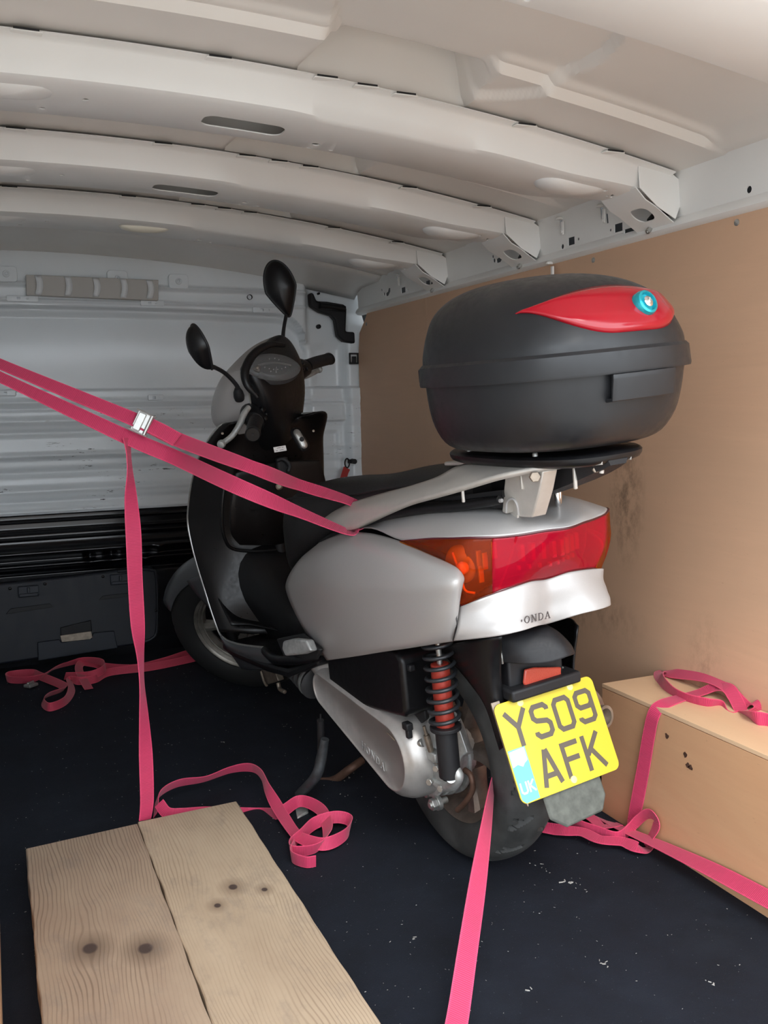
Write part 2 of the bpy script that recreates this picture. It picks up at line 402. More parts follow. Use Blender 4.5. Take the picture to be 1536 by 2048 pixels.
def stroke(path, w, o, ux, uy, h, closed=False):
    # flat letter stroke of width w along a 2D polyline, raised by h
    o, ux, uy = V(o), V(ux), V(uy); nrm = ux.cross(uy).normalized(); P = [Vector(p) for p in path]; L = len(P); ls, rs = [], []
    for i in range(L):
        if closed: d0 = (P[i]-P[i-1]).normalized(); d1 = (P[(i+1) % L]-P[i]).normalized()
        else:
            d0 = (P[i]-P[i-1]).normalized() if i else (P[1]-P[0]).normalized()
            d1 = (P[i+1]-P[i]).normalized() if i < L-1 else d0
        t = (d0+d1).normalized(); m = Vector((-t.y, t.x)); k = w/2/max(0.4, m.dot(Vector((-d1.y, d1.x))))
        ls.append(P[i]+m*k); rs.append(P[i]-m*k)
    top = [o+ux*p.x+uy*p.y+nrm*h for p in ls]+[o+ux*p.x+uy*p.y+nrm*h for p in rs]
    bot = [o+ux*p.x+uy*p.y for p in ls]+[o+ux*p.x+uy*p.y for p in rs]
    vs = top+bot; fs = []; K = 2*L
    for i in range(L if closed else L-1):
        j = (i+1) % L
        fs += [(i, j, L+j, L+i), (K+i, K+L+i, K+L+j, K+j), (i, K+i, K+j, j), (L+i, L+j, K+L+j, K+L+i)]
    if not closed: fs += [(0, L, K+L, K), (L-1, K+L-1, K+2*L-1, 2*L-1)]
    return [tuple(v) for v in vs], fs
def text_geom(s, size, o, ux, uy, depth=0.0008, spacing=1.0, align='CENTER', bold=0.0):
    cu = bpy.data.curves.new('t', 'FONT'); cu.body = s; cu.size = size; cu.extrude = depth; cu.align_x = align; cu.align_y = 'CENTER'
    cu.space_character = spacing; cu.offset = bold; cu.resolution_u = 4
    ob = bpy.data.objects.new('t', cu); COL.objects.link(ob); bpy.context.view_layer.update()
    me = bpy.data.meshes.new_from_object(ob.evaluated_get(bpy.context.evaluated_depsgraph_get()))
    o, ux, uy = V(o), V(ux).normalized(), V(uy).normalized(); nz = ux.cross(uy)
    g = ([tuple(o+ux*v.co.x+uy*v.co.y+nz*v.co.z) for v in me.vertices], [tuple(p.vertices) for p in me.polygons])
    bpy.data.objects.remove(ob); bpy.data.curves.remove(cu); bpy.data.meshes.remove(me); return g
def cut(o, cutters):
    # real holes: boolean difference applied, cutter removed
    g = merge(cutters); me = bpy.data.meshes.new('cut'); me.from_pydata([tuple(v) for v in g[0]], [], g[1])
    bm = bmesh.new(); bm.from_mesh(me); bmesh.ops.recalc_face_normals(bm, faces=bm.faces); bm.to_mesh(me); bm.free()
    c = bpy.data.objects.new('cut', me); COL.objects.link(c)
    md = o.modifiers.new('c', 'BOOLEAN'); md.object = c; md.operation = 'DIFFERENCE'; md.solver = 'EXACT'
    try: md.use_self = True
    except Exception: pass
    bpy.context.view_layer.update()
    nm = bpy.data.meshes.new_from_object(o.evaluated_get(bpy.context.evaluated_depsgraph_get()))
    if len(nm.vertices) > 0:
        o.modifiers.clear(); o.data = nm; nm.name = o.name
        for p in nm.polygons: p.use_smooth = True
        try: nm.set_sharp_from_angle(angle=math.radians(38))
        except Exception: pass
    bpy.data.objects.remove(c)
CAM = Vector((0, 0, 0.96))
def ribbon(name, spec, mat, parent=None, width=0.035, n=10, th=0.0016):
    """webbing strip. spec: list of (point, mode, value); mode 'a' = angle from flat (0) to on edge (90) about the strap line,
    mode 'v' = how broadly the strap faces the open doors (fraction of its width), sign flips the turn"""
    P = [V(s[0]) for s in spec]; L = len(P); wd = []
    for i, s in enumerate(spec):
        t = (P[min(i+1, L-1)]-P[max(i-1, 0)]).normalized()
        if s[1] == 'a':
            h = t.cross(V((0, 0, 1)))
            h = h.normalized() if h.length > 1e-3 else V((1, 0, 0))
            up = h.cross(t).normalized(); a = math.radians(s[2]); w = h*math.cos(a)+up*math.sin(a)
        else:
            vd = (CAM-P[i]).normalized(); pr = t.cross(vd).normalized(); dp = pr.cross(t).normalized(); f = abs(s[2])
            w = pr*f+dp*math.copysign(math.sqrt(max(0, 1-f*f)), s[2])
        if wd and w.dot(wd[-1]) < 0: w = -w
        wd.append(w)
    C = cr(P, n); Wd = [w.normalized() for w in cr(wd, n)]
    rows = []; dist = 0; uvs = []
    for i, (c, w) in enumerate(zip(C, Wd)):
        if i: dist += (c-C[i-1]).length
        t = (C[min(i+1, len(C)-1)]-C[max(i-1, 0)]).normalized(); w = (w-t*w.dot(t)).normalized(); nn = t.cross(w)
        rows.append([c-w*width/2-nn*th/2, c-nn*th*0.7, c+w*width/2-nn*th/2, c+w*width/2+nn*th/2, c+nn*th*0.7, c-w*width/2+nn*th/2]); uvs.append(dist)
    g = gridf(rows, closeu=True); k = len(rows)
    g = (g[0], g[1]+[tuple(range(5, -1, -1)), tuple((k-1)*6+i for i in range(6))])
    me = bpy.data.meshes.new(name); me.from_pydata([tuple(v) for v in g[0]], [], g[1])
    uv = me.uv_layers.new(name='UVMap'); U = [0, 0.5, 1, 1, 0.5, 0]
    for lp in me.loops:
        r, c = divmod(lp.vertex_index, 6); uv.data[lp.index].uv = (U[c], uvs[r])
    for p in me.polygons: p.use_smooth = True
    try: me.set_sharp_from_angle(angle=math.radians(50))
    except Exception: pass
    me.materials.append(M[mat]); o = bpy.data.objects.new(name, me); return link(o, parent)
def sst(a, b, x):
    t = max(0, min(1, (x-a)/(b-a))); return t*t*(3-2*t)

# ================================================================ VAN SHELL
XL, XR, YB, YR = -0.20, 1.46, 3.72, 0.66
def arch(x):
    z = 1.586-0.0785*(x-0.2)**2
    if x < 0.04: z -= 1.6*(0.04-x)**2
    return z
BOWS = [0.93, 1.70, 2.27, 2.84]
struct(obj('floor', box((0.63, (YR+YB)/2-0.02, -0.03), (1.66+0.1, YB-YR+0.06, 0.06)), 'floor', bevel=0.004))
struct(obj('ground_1', box((0.6, -9, -0.62), (60, 40, 0.04)), 'concrete'))
# roof skin with pressed swages
def roofz(x, y):
    z = arch(x)+0.006
    for yb in BOWS+[3.41]:
        if yb-0.56 < y <= yb:
            win = sst(0.565, 0.59, x)*(1-sst(0.885, 0.915, x)); r = (yb-y)
            s = 1-sst(0.145, 0.160, r)
            out = sst(1.38, 1.43, x); left = sst(-0.1, -0.06, x)
            z += 0.026*(1-s*(1-win)*left)*(1-out*0.9)
            z -= 0.010*math.exp(-((r-0.165)/0.012)**2)*(1-win)*left*(1-out)
            z += win*(0.020*(1-sst(0.115, 0.125, r))+0.085*(1-sst(0.0, 0.112, r)))
            if yb < 1.2 or (1.69 < yb < 1.71):
                pass
    # large round vent stamping ahead of the doors
    d = math.hypot(x-0.80, (y-1.44)*1.0)
    z += 0.016*(1-sst(0.232, 0.246, d))*(1 if y < 1.69 else 0)
    if y > 2.95:
        for k in range(5):
            yy = 3.08+k*0.125; z -= 0.006*math.exp(-((y-yy)/0.008)**2)
    return z
nx, ny = 220, 560
xs = [XL-0.02+(XR+0.02-XL+0.02)*i/nx for i in range(nx+1)]; ys = [YR+(YB+0.05-YR)*j/ny for j in range(ny+1)]
g = gridf([[V((x, y, roofz(x, y))) for x in xs] for y in ys])
struct(obj('ceiling', g, 'roof', solid=0.002, fixn=False))

def make_bow(yb, lamp=False):
    n = 90; rows = []
    for i in range(n+1):
        x = XL+(1.435-XL)*i/n; a = arch(x)-0.004
        e = sst(1.15, 1.40, x); w = 0.235-0.085*e; d = 0.064-0.014*e
        # near face narrows where the pads are pressed in
        k = 0.012*sst(0.55, 0.66, x)*(1-sst(0.9, 1.0, x))
        prof = [(-0.016, 0.001), (-0.002, -0.002), (0.004, -0.008), (0.012+k*.3, -d*0.55), (0.018+k, -d+0.006), (0.030+k, -d), (w*0.5, -d-0.001), (w-0.03, -d), (w-0.015, -d+0.006), (w-0.004, -d*0.4), (w+0.004, -0.006), (w+0.02, -0.001)]
        rows.append([V((x, yb+py, a+pz)) for py, pz in prof])
    o = obj('trim_1', gridf(rows), 'bow', solid=0.0025, angle=24)
    zc = arch(0.5)-0.07
    cs = []
    if not lamp:
        pl = rrect(0.162, 0.064, 0.022); cs.append(prism(pl, -0.03, 0.03, (0.497, yb+0.128, zc), (1, 0.02, -0.03), (0, 1, 0)))
    for (hx, hy, r) in ((0.20, 0.095, 0.006), (0.13, 0.17, 0.006), (0.66, 0.17, 0.0085), (0.70, 0.19, 0.005), (0.655, 0.20, 0.005), (1.30, 0.06, 0.007), (1.33, 0.09, 0.0045)):
        cs.append(cyl((hx, yb+hy, arch(hx)-0.10), (hx, yb+hy, arch(hx)-0.04), r, 14))
    cs.append(prism([(-0.02, -0.01), (0.012, -0.01), (0.02, 0.01), (-0.012, 0.01)], -0.03, 0.03, (1.352, yb+0.085, arch(1.35)-0.055)))
    cut(o, cs); struct(o)
    # pressed pads under the bow and clip tabs along its near flange
    for px, s in ((1.235, 1.0), (0.05, 1.15)):
        c = V((px, yb+0.085, arch(px)-0.066)); p = rrect(0.19*s, 0.085, 0.038)
        struct(obj('trim_2', dome(c+V((0, 0, 0.012)), (0, 0, -1), (0, 1, 0), 1, 1, 0.027, p, 5), 'bow'))
    for tx in (0.10, 0.42, 0.62, 0.70, 0.78, 1.05, 1.27):
        z = arch(tx)
        struct(obj('trim_3', box((tx, yb-0.010, z-0.005), (0.050, 0.018, 0.0035)), 'bow', bevel=0.0015))
        struct(obj('trim_3', box((tx, yb-0.0195, z-0.003), (0.040, 0.002, 0.003)), 'dark'))  # dark strip painting the shade of a slot behind each tab
    return o
for yb in BOWS: make_bow(yb, yb > 2.8)
# header where the roof meets the bulkhead
rows = []
for i in range(61):
    x = XL+(XR-XL)*i/60; a = arch(x)
    rows.append([V((x, y, a+z)) for y, z in ((3.385, 0.004), (3.40, -0.004), (3.42, -0.010), (3.60, -0.014), (3.66, -0.03), (3.70, -0.05))])
struct(obj('trim_4', gridf(rows), 'bow', solid=0.002))

# right side rail under the roof, with its real holes
prof = [(1.425, 1.487), (1.445, 1.478), (1.452, 1.468), (1.456, 1.45), (1.462, 1.40), (1.463, 1.372), (1.452, 1.360), (1.450, 1.352), (1.458, 1.345), (1.475, 1.343)]
rows = [[V((x, YR+(3.66-YR)*j/40, z)) for x, z in prof] for j in range(41)]
rail = obj('trim_right', gridf(rows), 'bow', solid=0.0025, angle=60)
cs = []
def hole_box(y, z, w, h): cs.append(box((1.46, y, z), (0.06, w*1.45, h*1.45)))
def hole_cyl(y, z, r): cs.append(cyl((1.43, y, z), (1.50, y, z), r*1.35, 16))
for bpt, r in (((1.46,1.4947,1.3867), 0.0055), ((1.46,1.9526,1.3875), 0.003), ((1.46,2.0888,1.3886), 0.003), ((1.46,2.1625,1.3813), 0.005), ((1.46,2.5337,1.4115), 0.004), ((1.46,2.5277,1.3987), 0.005), ((1.46,3.0304,1.3882), 0.004), ((1.46,3.4012,1.4155), 0.004), ((1.46,3.3822,1.3979), 0.005), ((1.46,3.167,1.389), 0.003)):
    hole_cyl(bpt[1], bpt[2], r)
for bpt, w, h in (((1.46,1.9207,1.3878), 0.022, 0.014), ((1.46,1.876,1.3739), 0.030, 0.007), ((1.46,2.1206,1.3888), 0.020, 0.014), ((1.46,2.9937,1.3888), 0.024, 0.014), ((1.46,3.2027,1.3915), 0.026, 0.014), ((1.46,1.9818,1.4331), 0.008, 0.020), ((1.46,2.1604,1.4348), 0.008, 0.020), ((1.46,3.0578,1.4355), 0.012, 0.016), ((1.46,3.242,1.4332), 0.010, 0.022), ((1.46,1.9631,1.4173), 0.006, 0.016)):
    hole_box(bpt[1], bpt[2], w, h)
for (y, z) in (((1.46,2.4916,1.4007)[1], (1.46,2.4916,1.4007)[2]), ((1.46,3.3429,1.399)[1], (1.46,3.3429,1.399)[2])):
    cs.append(prism([(-0.022, -0.012), (0.0, -0.012), (0.02, 0.002), (0.024, 0.014), (0.006, 0.016), (-0.006, 0.004), (-0.024, 0.0)], -0.03, 0.03, (1.46, y, z), (0, -1, 0), (0, 0, 1)))
cut(rail, cs); struct(rail)
struct(obj('trim_5', box((1.52, 2.1, 1.41), (0.03, 3.3, 0.2)), 'dark'))  # black backing for the rail holes, shade of the void in its colour
# gussets joining each bow to the rail
for yb in BOWS:
    sec = [(1.345, arch(1.345)-0.054), (1.372, 1.405), (1.400, 1.392), (1.452, 1.360), (1.4585, 1.362), (1.4585, 1.365)]
    y0, y1 = yb+0.008, yb+0.135
    bot = gridf([[V((x, y, z)) for x, z in sec] for y in (y0, y0+0.04, y0+0.085, y1)])
    o = obj('trim_6', bot, 'bow', solid=0.0025)
    cut(o, [prism(rrect(0.046, 0.060, 0.02), -0.03, 0.03, (1.412, yb+0.066, 1.388), (0.9, 0, -0.45), (0, 1, 0))])
    struct(o)
    z0 = arch(1.36)
    face = [(1.353, y0-0.004, z0-0.052), (1.345, y0-0.008, z0-0.004), (1.40, y0-0.010, arch(1.40)-0.002), (1.432, y0-0.010, 1.466), (1.457, y0-0.010, 1.452), (1.462, y0-0.009, 1.395), (1.450, y0-0.008, 1.366), (1.40, y0-0.006, 1.391)]
    struct(obj('trim_7', slab3(face, (0, 0.003, 0)), 'bow', bevel=0.0012))
    struct(obj('trim_8', [cyl((1.448, yb+0.085, 1.360), (1.440, yb+0.085, 1.352), 0.006, 14), cyl((1.440, yb+0.085, 1.352), (1.438, yb+0.085, 1.350), 0.003, 10)], 'steel'))
    struct(obj('trim_9', tube([(1.452, yb+0.02, 1.384), (1.44, yb+0.055, 1.386), (1.45, yb+0.09, 1.380)], 0.0065, 4), 'matteblack'))
# plastic wiring clips on the rail
for (c) in ((1.455,1.9772,1.4429), (1.455,2.1578,1.4458), (1.455,3.2304,1.4443), (1.455,2.2055,1.3358)):
    y, z = c[1], c[2]
    struct(obj('trim_10', [lathe([(0.010, 0), (0.010, 0.004), (0.006, 0.008)], (1.448, y, z+0.004), (0, 0, 1), 16), box((1.449, y-0.014, z-0.020), (0.006, 0.009, 0.034)), lathe([(0.0035, 0), (0.0035, 0.004)], (1.447, y-0.014, z-0.030), (-1, 0, 0), 12)], 'bow', bevel=0.001))

# right plywood lining, two sheets; left wall opposite; rear frame behind the camera
def wallsheet(name, y0, y1, pts=None):
    poly = pts or [(y0, 0.0), (y1, 0.0), (y1, 1.349), (y0, 1.349)]
    return struct(obj(name, slab3([(1.466, a, b) for a, b in poly], (0.009, 0, 0)), 'ply', bevel=0.0008))
wallsheet('wall_right', YR, 3.0195)
wallsheet('wall_right', 3.0205, 3.66, [(3.0205, 0.0), (3.66, 0.0), (3.68, 1.18), (3.665, 1.27), (3.60, 1.32), (3.57, 1.349), (3.0205, 1.349)])
struct(obj('wall_left', box((XL-0.02, (YR+YB)/2, 0.79), (0.03, YB-YR, 1.6)), 'bulk'))
struct(obj('wall_right', box((1.55, (YR+YB)/2, 0.79), (0.03, YB-YR+0.1, 1.62)), 'grey'))
for c in ((1.466,1.5306,1.3282), (1.466,2.0286,1.326), (1.466,3.5837,1.3004)):
    o = obj('wall_screw', [lathe([(0.007, 0), (0.007, 0.0015), (0.003, 0.003)], c, (-1, 0, 0), 14), lathe([(0.002, 0.002), (0.002, 0.004)], c, (-1, 0, 0), 8)], 'steel')
    y = c[1]
    tag(o, 'small round silver screw head in plywood wall, ' + ('far end beside the white bulkhead corner' if y > 3 else ('directly above the black luggage box' if y > 1.8 else 'nearest the right edge under the white rail')), 'screw', 'screws along the top of the plywood wall')
for i, (x, w) in enumerate(((XL-0.02, 0.05), (XR+0.04, 0.08))):
    struct(obj('trim_11', box((x, YR-0.02, 0.78), (w, 0.06, 1.66)), 'bow', bevel=0.01))
struct(obj('trim_11', box((0.63, YR-0.02, 1.60), (1.8, 0.06, 0.14)), 'bow', bevel=0.01))

# ---------------------------------------------------------------- bulkhead as one pressed sheet
def bulk_y(x, z):
    y = YB
    right = sst(1.225, 1.262, x)              # upright post zone beside the pressed panel
    top = 1.345-0.02*((x-0.4)**2)-(0.11*(1-math.sqrt(max(0.0, 1-(min(1.0, max(0.0, (x-1.12)/0.11)))**2))))
    if z > top-0.0:
        y -= 0.045*sst(top, top+0.012, z)*(1-right)
    else:
        y += 0.022*sst(top, top-0.03, z)*(1-right)
    # smooth belly of the big upper panel
    if 1.05 < z < top: y -= 0.010*math.sin(PI*(z-1.05)/(top-1.05))*(1-right)
    # ledge and ribs of the white lower half
    if z < 1.052:
        y -= 0.020*sst(1.052, 1.040, z)
        for zz, a, w in ((1.000, -0.012, 0.010), (0.975, 0.010, 0.006), (0.930, -0.012, 0.012), (0.885, 0.012, 0.012), (0.800, -0.014, 0.010), (0.735, 0.016, 0.014), (0.672, -0.014, 0.012), (0.625, 0.012, 0.012), (0.590, -0.010, 0.008)):
            y += a*0.8*math.exp(-((z-zz)/w)**2)*(1-right*0.7)
        # pressed rectangles
        def rect(x0, x1, z0, z1, e=0.012): return sst(x0-e, x0+e, x)*(1-sst(x1-e, x1+e, x))*sst(z0-e, z0+e, z)*(1-sst(z1-e, z1+e, z))
        y += 0.012*rect(-0.1, 0.80, 0.67, 0.79)
        y -= 0.014*rect(1.15, 1.40, 0.905, 0.985, 0.006)
        y += 0.010*rect(1.22, 1.37, 0.70, 0.86)
    else:
        def rect(x0, x1, z0, z1, e=0.012): return sst(x0-e, x0+e, x)*(1-sst(x1-e, x1+e, x))*sst(z0-e, z0+e, z)*(1-sst(z1-e, z1+e, z))
        y += 0.014*rect(1.28, 1.40, 1.04, 1.22, 0.02)
    y -= 0.03*sst(1.395, 1.43, x)*(1-sst(1.30, 1.36, z))   # corner turning into the side
    y -= 0.018*math.exp(-((z-1.43)/0.008)**2)*(1-right)      # upper lip
    y -= 0.010*math.exp(-((z-1.372)/0.006)**2)*(1-right)
    if z < 0.58:
        for zz, a, w in ((0.555, -0.006, 0.004), (0.515, -0.010, 0.006), (0.487, -0.008, 0.004), (0.435, -0.035, 0.020), (0.385, -0.020, 0.012), (0.345, 0.015, 0.012)):
            y += a*math.exp(-((z-zz)/w)**2)*(1-sst(0.75, 0.95, x)*0.6)
        for (dx, dz, r, a) in ((0.50, 0.41, 0.03, 0.018), (0.42, 0.405, 0.022, 0.014), (0.60, 0.42, 0.02, -0.016), (0.34, 0.40, 0.02, 0.01), (0.55, 0.375, 0.015, -0.012)):
            y += a*math.exp(-(((x-dx)**2+(z-dz)**2)/(r*r*0.5)))
    return y
def bulk_part(name, z0, z1, nz, mat):
    nx = 220; zs = [z0+(z1-z0)*j/nz for j in range(nz+1)]; xs = [XL+(1.50-XL)*i/nx for i in range(nx+1)]
    return struct(obj(name, gridf([[V((x, bulk_y(x, z), z)) for x in xs] for z in zs]), mat, fixn=False, angle=60))
bulk_part('wall_front', 0.578, 1.60, 360, 'bulk'); bulk_part('wall_front', -0.02, 0.580, 240, 'bulkblack')
struct(obj('wall_front', box((0.63, YB+0.12, 0.8), (1.8, 0.02, 1.7)), 'grey'))
# holes, screws and pressed blocks on the upper band
for (c, r) in (((0.0994,3.66,1.4604), 0.012), ((0.4886,3.66,1.4604), 0.010), ((0.7168,3.66,1.4555), 0.012), ((1.1544,3.66,1.4232), 0.010)):
    p = V(c); struct(obj('trim_12', [prism(rrect(0.075, 0.055, 0.012), 0, 0.016, p+V((0, 0.012, 0)), (1, 0, 0), (0, 0, 1)), lathe([(r, 0.0), (r, 0.008), (r*0.6, 0.010), (r*0.6, 0.006), (r*.3, .006), (r*.3, .012)], p+V((0, -0.002, 0)), (0, -1, 0), 18)], 'bulk', bevel=0.004))
for c, w in (((0.15,3.665,1.3758), 0.11), ((0.615,3.665,1.3719), 0.09), ((1.0595,3.665,1.3558), 0.10), ((0.6159,3.69,1.0127), 0.06), ((0.0795,3.69,1.0362), 0.06)):
    p = V(c); o = obj('trim_13', [prism(rrect(w, 0.022, 0.005), 0, 0.010, p+V((0, 0.010, 0)), (1, 0, 0), (0, 0, 1))], 'bulk', bevel=0.003)
    cut(o, [cyl(p+V((w*0.15, -0.02, 0)), p+V((w*0.15, 0.004, 0)), 0.0045, 12), box(p+V((-w*0.12, 0, 0)), (0.012, 0.03, 0.010))]); struct(o)
for c, r in (((1.2675,3.71,0.9773), 0.007), ((1.323,3.71,0.9743), 0.003), ((1.3505,3.705,0.976), 0.011), ((1.3888,3.705,0.9732), 0.004), ((0.9994,3.665,1.4054), 0.009), ((1.3034,3.7,1.4323), 0.004), ((1.4433,3.68,0.8004), 0.005), ((1.2996,3.7,1.2975), 0.008)):
    p = V(c); struct(obj('trim_14', lathe([(r, 0.012), (r, 0.002), (r*1.15, -0.001), (r*1.15, 0.0125)], p, (0, 1, 0), 18, False), 'dark'))

# vent grille
vent = empty('vent_grille', 'beige slotted air vent with five pale upright strips high on the white bulkhead', 'vent')
a, b, c_, d = [V(p) for p in ((0.1658,3.64,1.4584), (0.6373,3.64,1.4557), (0.6338,3.64,1.379), (0.1633,3.64,1.3858))]
obj('vent_frame', slab3([a, b, c_, d], (0, 0.035, 0)), 'grille', vent, bevel=0.002)
ux = (b-a); uz = (d-a)
for k, t in enumerate((0.085, 0.30, 0.51, 0.72, 0.925)):
    t0, t1 = t-0.024, t+0.024; rows = []
    for j in range(9):
        s = j/8; bulge = math.sin(PI*s)*0.010
        rows.append([a+ux*t0+uz*(0.03+0.94*s)+V((0.006*math.sin(PI*s), -0.003-bulge, 0)), a+ux*t1+uz*(0.03+0.94*s)+V((0.006*math.sin(PI*s), -0.003-bulge, 0))])
    obj('vent_strip', gridf(rows), 'slat', vent, solid=0.002)

# interior lamp on the third bow
lm = obj('roof_lamp', dome(V((0.475, 2.84+0.075, arch(0.475)-0.069)), (0, 0, -1), (0, 1, 0), 1, 1, 0.016, rrect(0.150, 0.040, 0.018), 5), 'ivory')
tag(lm, 'slim ivory courtesy lamp under the farthest white roof bow', 'lamp')

# black plastic duct in the top right corner of the bulkhead
dct = empty('cable_duct', 'black bent plastic cable duct in the top right corner of the white bulkhead', 'duct')
o1 = V((0, -0.045, 0))
pl = [(1.2504,3.66,1.4281), (1.2656,3.66,1.4305), (1.2798,3.66,1.3967), (1.3255,3.66,1.396), (1.4024,3.66,1.3858), (1.4109,3.66,1.3676), (1.4041,3.66,1.2752), (1.4444,3.66,1.2737), (1.4455,3.66,1.2262), (1.3942,3.66,1.234), (1.368,3.66,1.2563), (1.3587,3.66,1.3215), (1.3415,3.66,1.3395), (1.2916,3.66,1.3526), (1.2532,3.66,1.3759)]
obj('duct_shell', slab3(pl, (0, 0.04, 0)), 'matteblack', dct, bevel=0.008, seg=3)
obj('duct_cover', tube([(1.2852,3.64,1.3766), (1.3395,3.64,1.3719), (1.3943,3.64,1.3651)], 0.013, 5), 'blackplastic', dct)
# lashing points on the corner post
lp = empty('lashing_bracket', 'small black square lashing bracket on the white post beside the plywood edge', 'bracket')
p = V((1.4331,3.655,1.1637))
obj('bracket_frame', [stroke([(-0.018, -0.020), (0.018, -0.020), (0.018, 0.020), (-0.018, 0.020)], 0.007, p, (1, 0, 0), (0, 0, 1), 0.008, True)], 'matteblack', lp, bevel=0.002)
obj('bracket_tongue', box(p+V((0.004, 0.004, -0.004)), (0.018, 0.012, 0.026)), 'dark', lp, bevel=0.002)
lr = empty('tie_down_ring', 'black tie down ring with a red fabric tag, low on the white corner post', 'ring')
p = V((1.4002,3.65,0.7267))
obj('ring', tube([p+V((-0.010+0.010*math.cos(t*PI/6), -0.004, 0.019*math.sin(t*PI/6))) for t in range(12)], 0.0032, 3, 10, closed=True), 'matteblack', lr)
obj('ring_mount', [cyl(p+V((0.0, 0.014, 0.006)), p+V((0.030, 0.0, 0.006)), 0.009), cyl(p+V((0.022, 0.02, 0.006)), p+V((0.022, -0.012, 0.006)), 0.011)], 'matteblack', lr, bevel=0.001)
ribbon('fabric_tag', [((1.3887,3.645,0.7063), 'v', 0.95), ((1.3773,3.64,0.686), 'v', 0.9), ((1.368,3.635,0.6614), 'v', 0.95)], 'redtag', lr, 0.030, 5)

# storage cover at the foot of the bulkhead
ac = empty('storage_cover', 'dark blue grey plastic storage cover with latches at the foot of the black bulkhead', 'cover')
def WYo(p, dy=0): return V((p[0], p[1]+dy, p[2]))
outer = [(-0.0901,3.66,0.3409), (0.0111,3.66,0.3351), (0.2759,3.66,0.3414), (0.4999,3.66,0.3529), (0.5668,3.66,0.3471), (0.5907,3.66,0.3171), (0.5826,3.66,0.0962), (0.5532,3.66,0.053), (0.4947,3.66,0.0459), (-0.0075,3.66,0.03), (-0.1097,3.66,0.0319)]
obj('cover_panel', slab3(outer, (0, 0.05, 0)), 'trim', ac, bevel=0.010, seg=3)
obj('cover_rim', tube([WYo(p, -0.002) for p in ((0.4332,3.66,0.3449), (0.4995,3.66,0.345), (0.5568,3.66,0.34), (0.5805,3.66,0.308), (0.5733,3.66,0.1074), (0.5479,3.66,0.0638), (0.5049,3.66,0.0567))], 0.006, 5, 8), 'trim', ac)
lowp = [(0.1278,3.655,0.1028), (0.1255,3.655,0.0315), (0.4177,3.655,0.0463), (0.4079,3.655,0.1152), (0.3296,3.655,0.1163), (0.3211,3.655,0.0956), (0.2131,3.655,0.0927), (0.2048,3.655,0.1053)]
obj('cover_step', slab3(lowp, (0, -0.010, 0)), 'trim2', ac, bevel=0.003)
hr = [(0.2123,3.65,0.1502), (0.3243,3.65,0.1671), (0.3258,3.65,0.1237), (0.2117,3.65,0.1057)]
obj('handle_recess', slab3(hr, (0, -0.004, 0)), 'blackplastic', ac, bevel=0.002)
obj('handle_plate', slab3([(0.2083,3.64,0.1219), (0.3212,3.64,0.1264), (0.3255,3.64,0.1024), (0.3159,3.64,0.0956), (0.214,3.64,0.096)], (0, -0.004, 0)), 'dirtsteel', ac, bevel=0.001)
for (px, nm) in ((0, 1), (1, 2)):
    q = V((0.1075,3.655,0.3004)) if px == 0 else V((0.4405,3.655,0.3156))
    lt = obj('latch', [box(q+V((0, -0.004, 0)), (0.072, 0.016, 0.040)), box(q+V((0, -0.014, -0.012)), (0.066, 0.008, 0.012)), box(q+V((0.0, -0.015, 0.006)), (0.010, 0.010, 0.020))], 'trim2', ac, bevel=0.002)
obj('pull_slot', [slab3([(0.0247,3.655,0.2215), (0.0431,3.655,0.2404), (0.1803,3.655,0.2454), (0.192,3.655,0.2307)], (0, -0.003, 0))], 'dark', ac, bevel=0.001)
obj('pull_slot', [slab3([(0.3583,3.655,0.2409), (0.372,3.655,0.2553), (0.4794,3.655,0.2586), (0.4825,3.655,0.2444)], (0, -0.003, 0))], 'dark', ac, bevel=0.001)
for q in ((0.0442,3.655,0.3159), (0.1668,3.655,0.3214), (0.3777,3.655,0.3311), (0.5717,3.655,0.1773)):
    obj('rivet', lathe([(0.006, 0), (0.006, 0.002), (0.003, 0.004)], q, (0, -1, 0), 12), 'blackplastic', ac)

# ---------------------------------------------------------------- plywood boxes over the wheel arches
def arch_box(label, xf, xw, yend, sgn):
    e = empty('wheel_arch_box', label, 'wooden box', 'plywood boxes over the wheel arches', ((xf+xw)/2, (YR+yend)/2, 0))
    def o_(name, g, mat, **k):
        ob = obj(name, g, mat, e, **k); ob.matrix_parent_inverse = Matrix.Translation(-Vector(((xf+xw)/2, (YR+yend)/2, 0))); return ob
    t = 0.009
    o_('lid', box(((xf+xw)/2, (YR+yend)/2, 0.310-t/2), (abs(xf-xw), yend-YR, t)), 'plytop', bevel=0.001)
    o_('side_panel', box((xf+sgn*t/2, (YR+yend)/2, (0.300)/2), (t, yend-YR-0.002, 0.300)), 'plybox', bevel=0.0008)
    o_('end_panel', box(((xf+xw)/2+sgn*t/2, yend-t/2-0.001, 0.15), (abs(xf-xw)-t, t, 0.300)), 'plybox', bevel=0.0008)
    return e
bx = arch_box('plywood wheel arch box against the plywood wall, pink strap coiled on its lid', 1.282, 1.464, 1.73, 1)
arch_box('plywood wheel arch box at the left edge of the floor, only a sliver showing', -0.034, -0.196, 1.82, -1)
for k, q in enumerate(((1.2815,1.5033,0.2577), (1.2815,1.4462,0.2359), (1.2815,1.4383,0.2163), (1.2815,1.4309,0.2147))):
    o = obj('stain_mark', prism([(0.006*(1+0.25*math.sin(k*5+i*2.1))*math.cos(i*PI/5)*1.0, 0.0055*(1+0.3*math.cos(i*1.7+k))*math.sin(i*PI/5)) for i in range(10)], 0, 0.0004, q, (0, -1, 0), (0, 0, 1)), 'rust', bx)
    o.matrix_parent_inverse = Matrix.Translation(-Vector(((1.282+1.464)/2, (YR+1.73)/2, 0)))

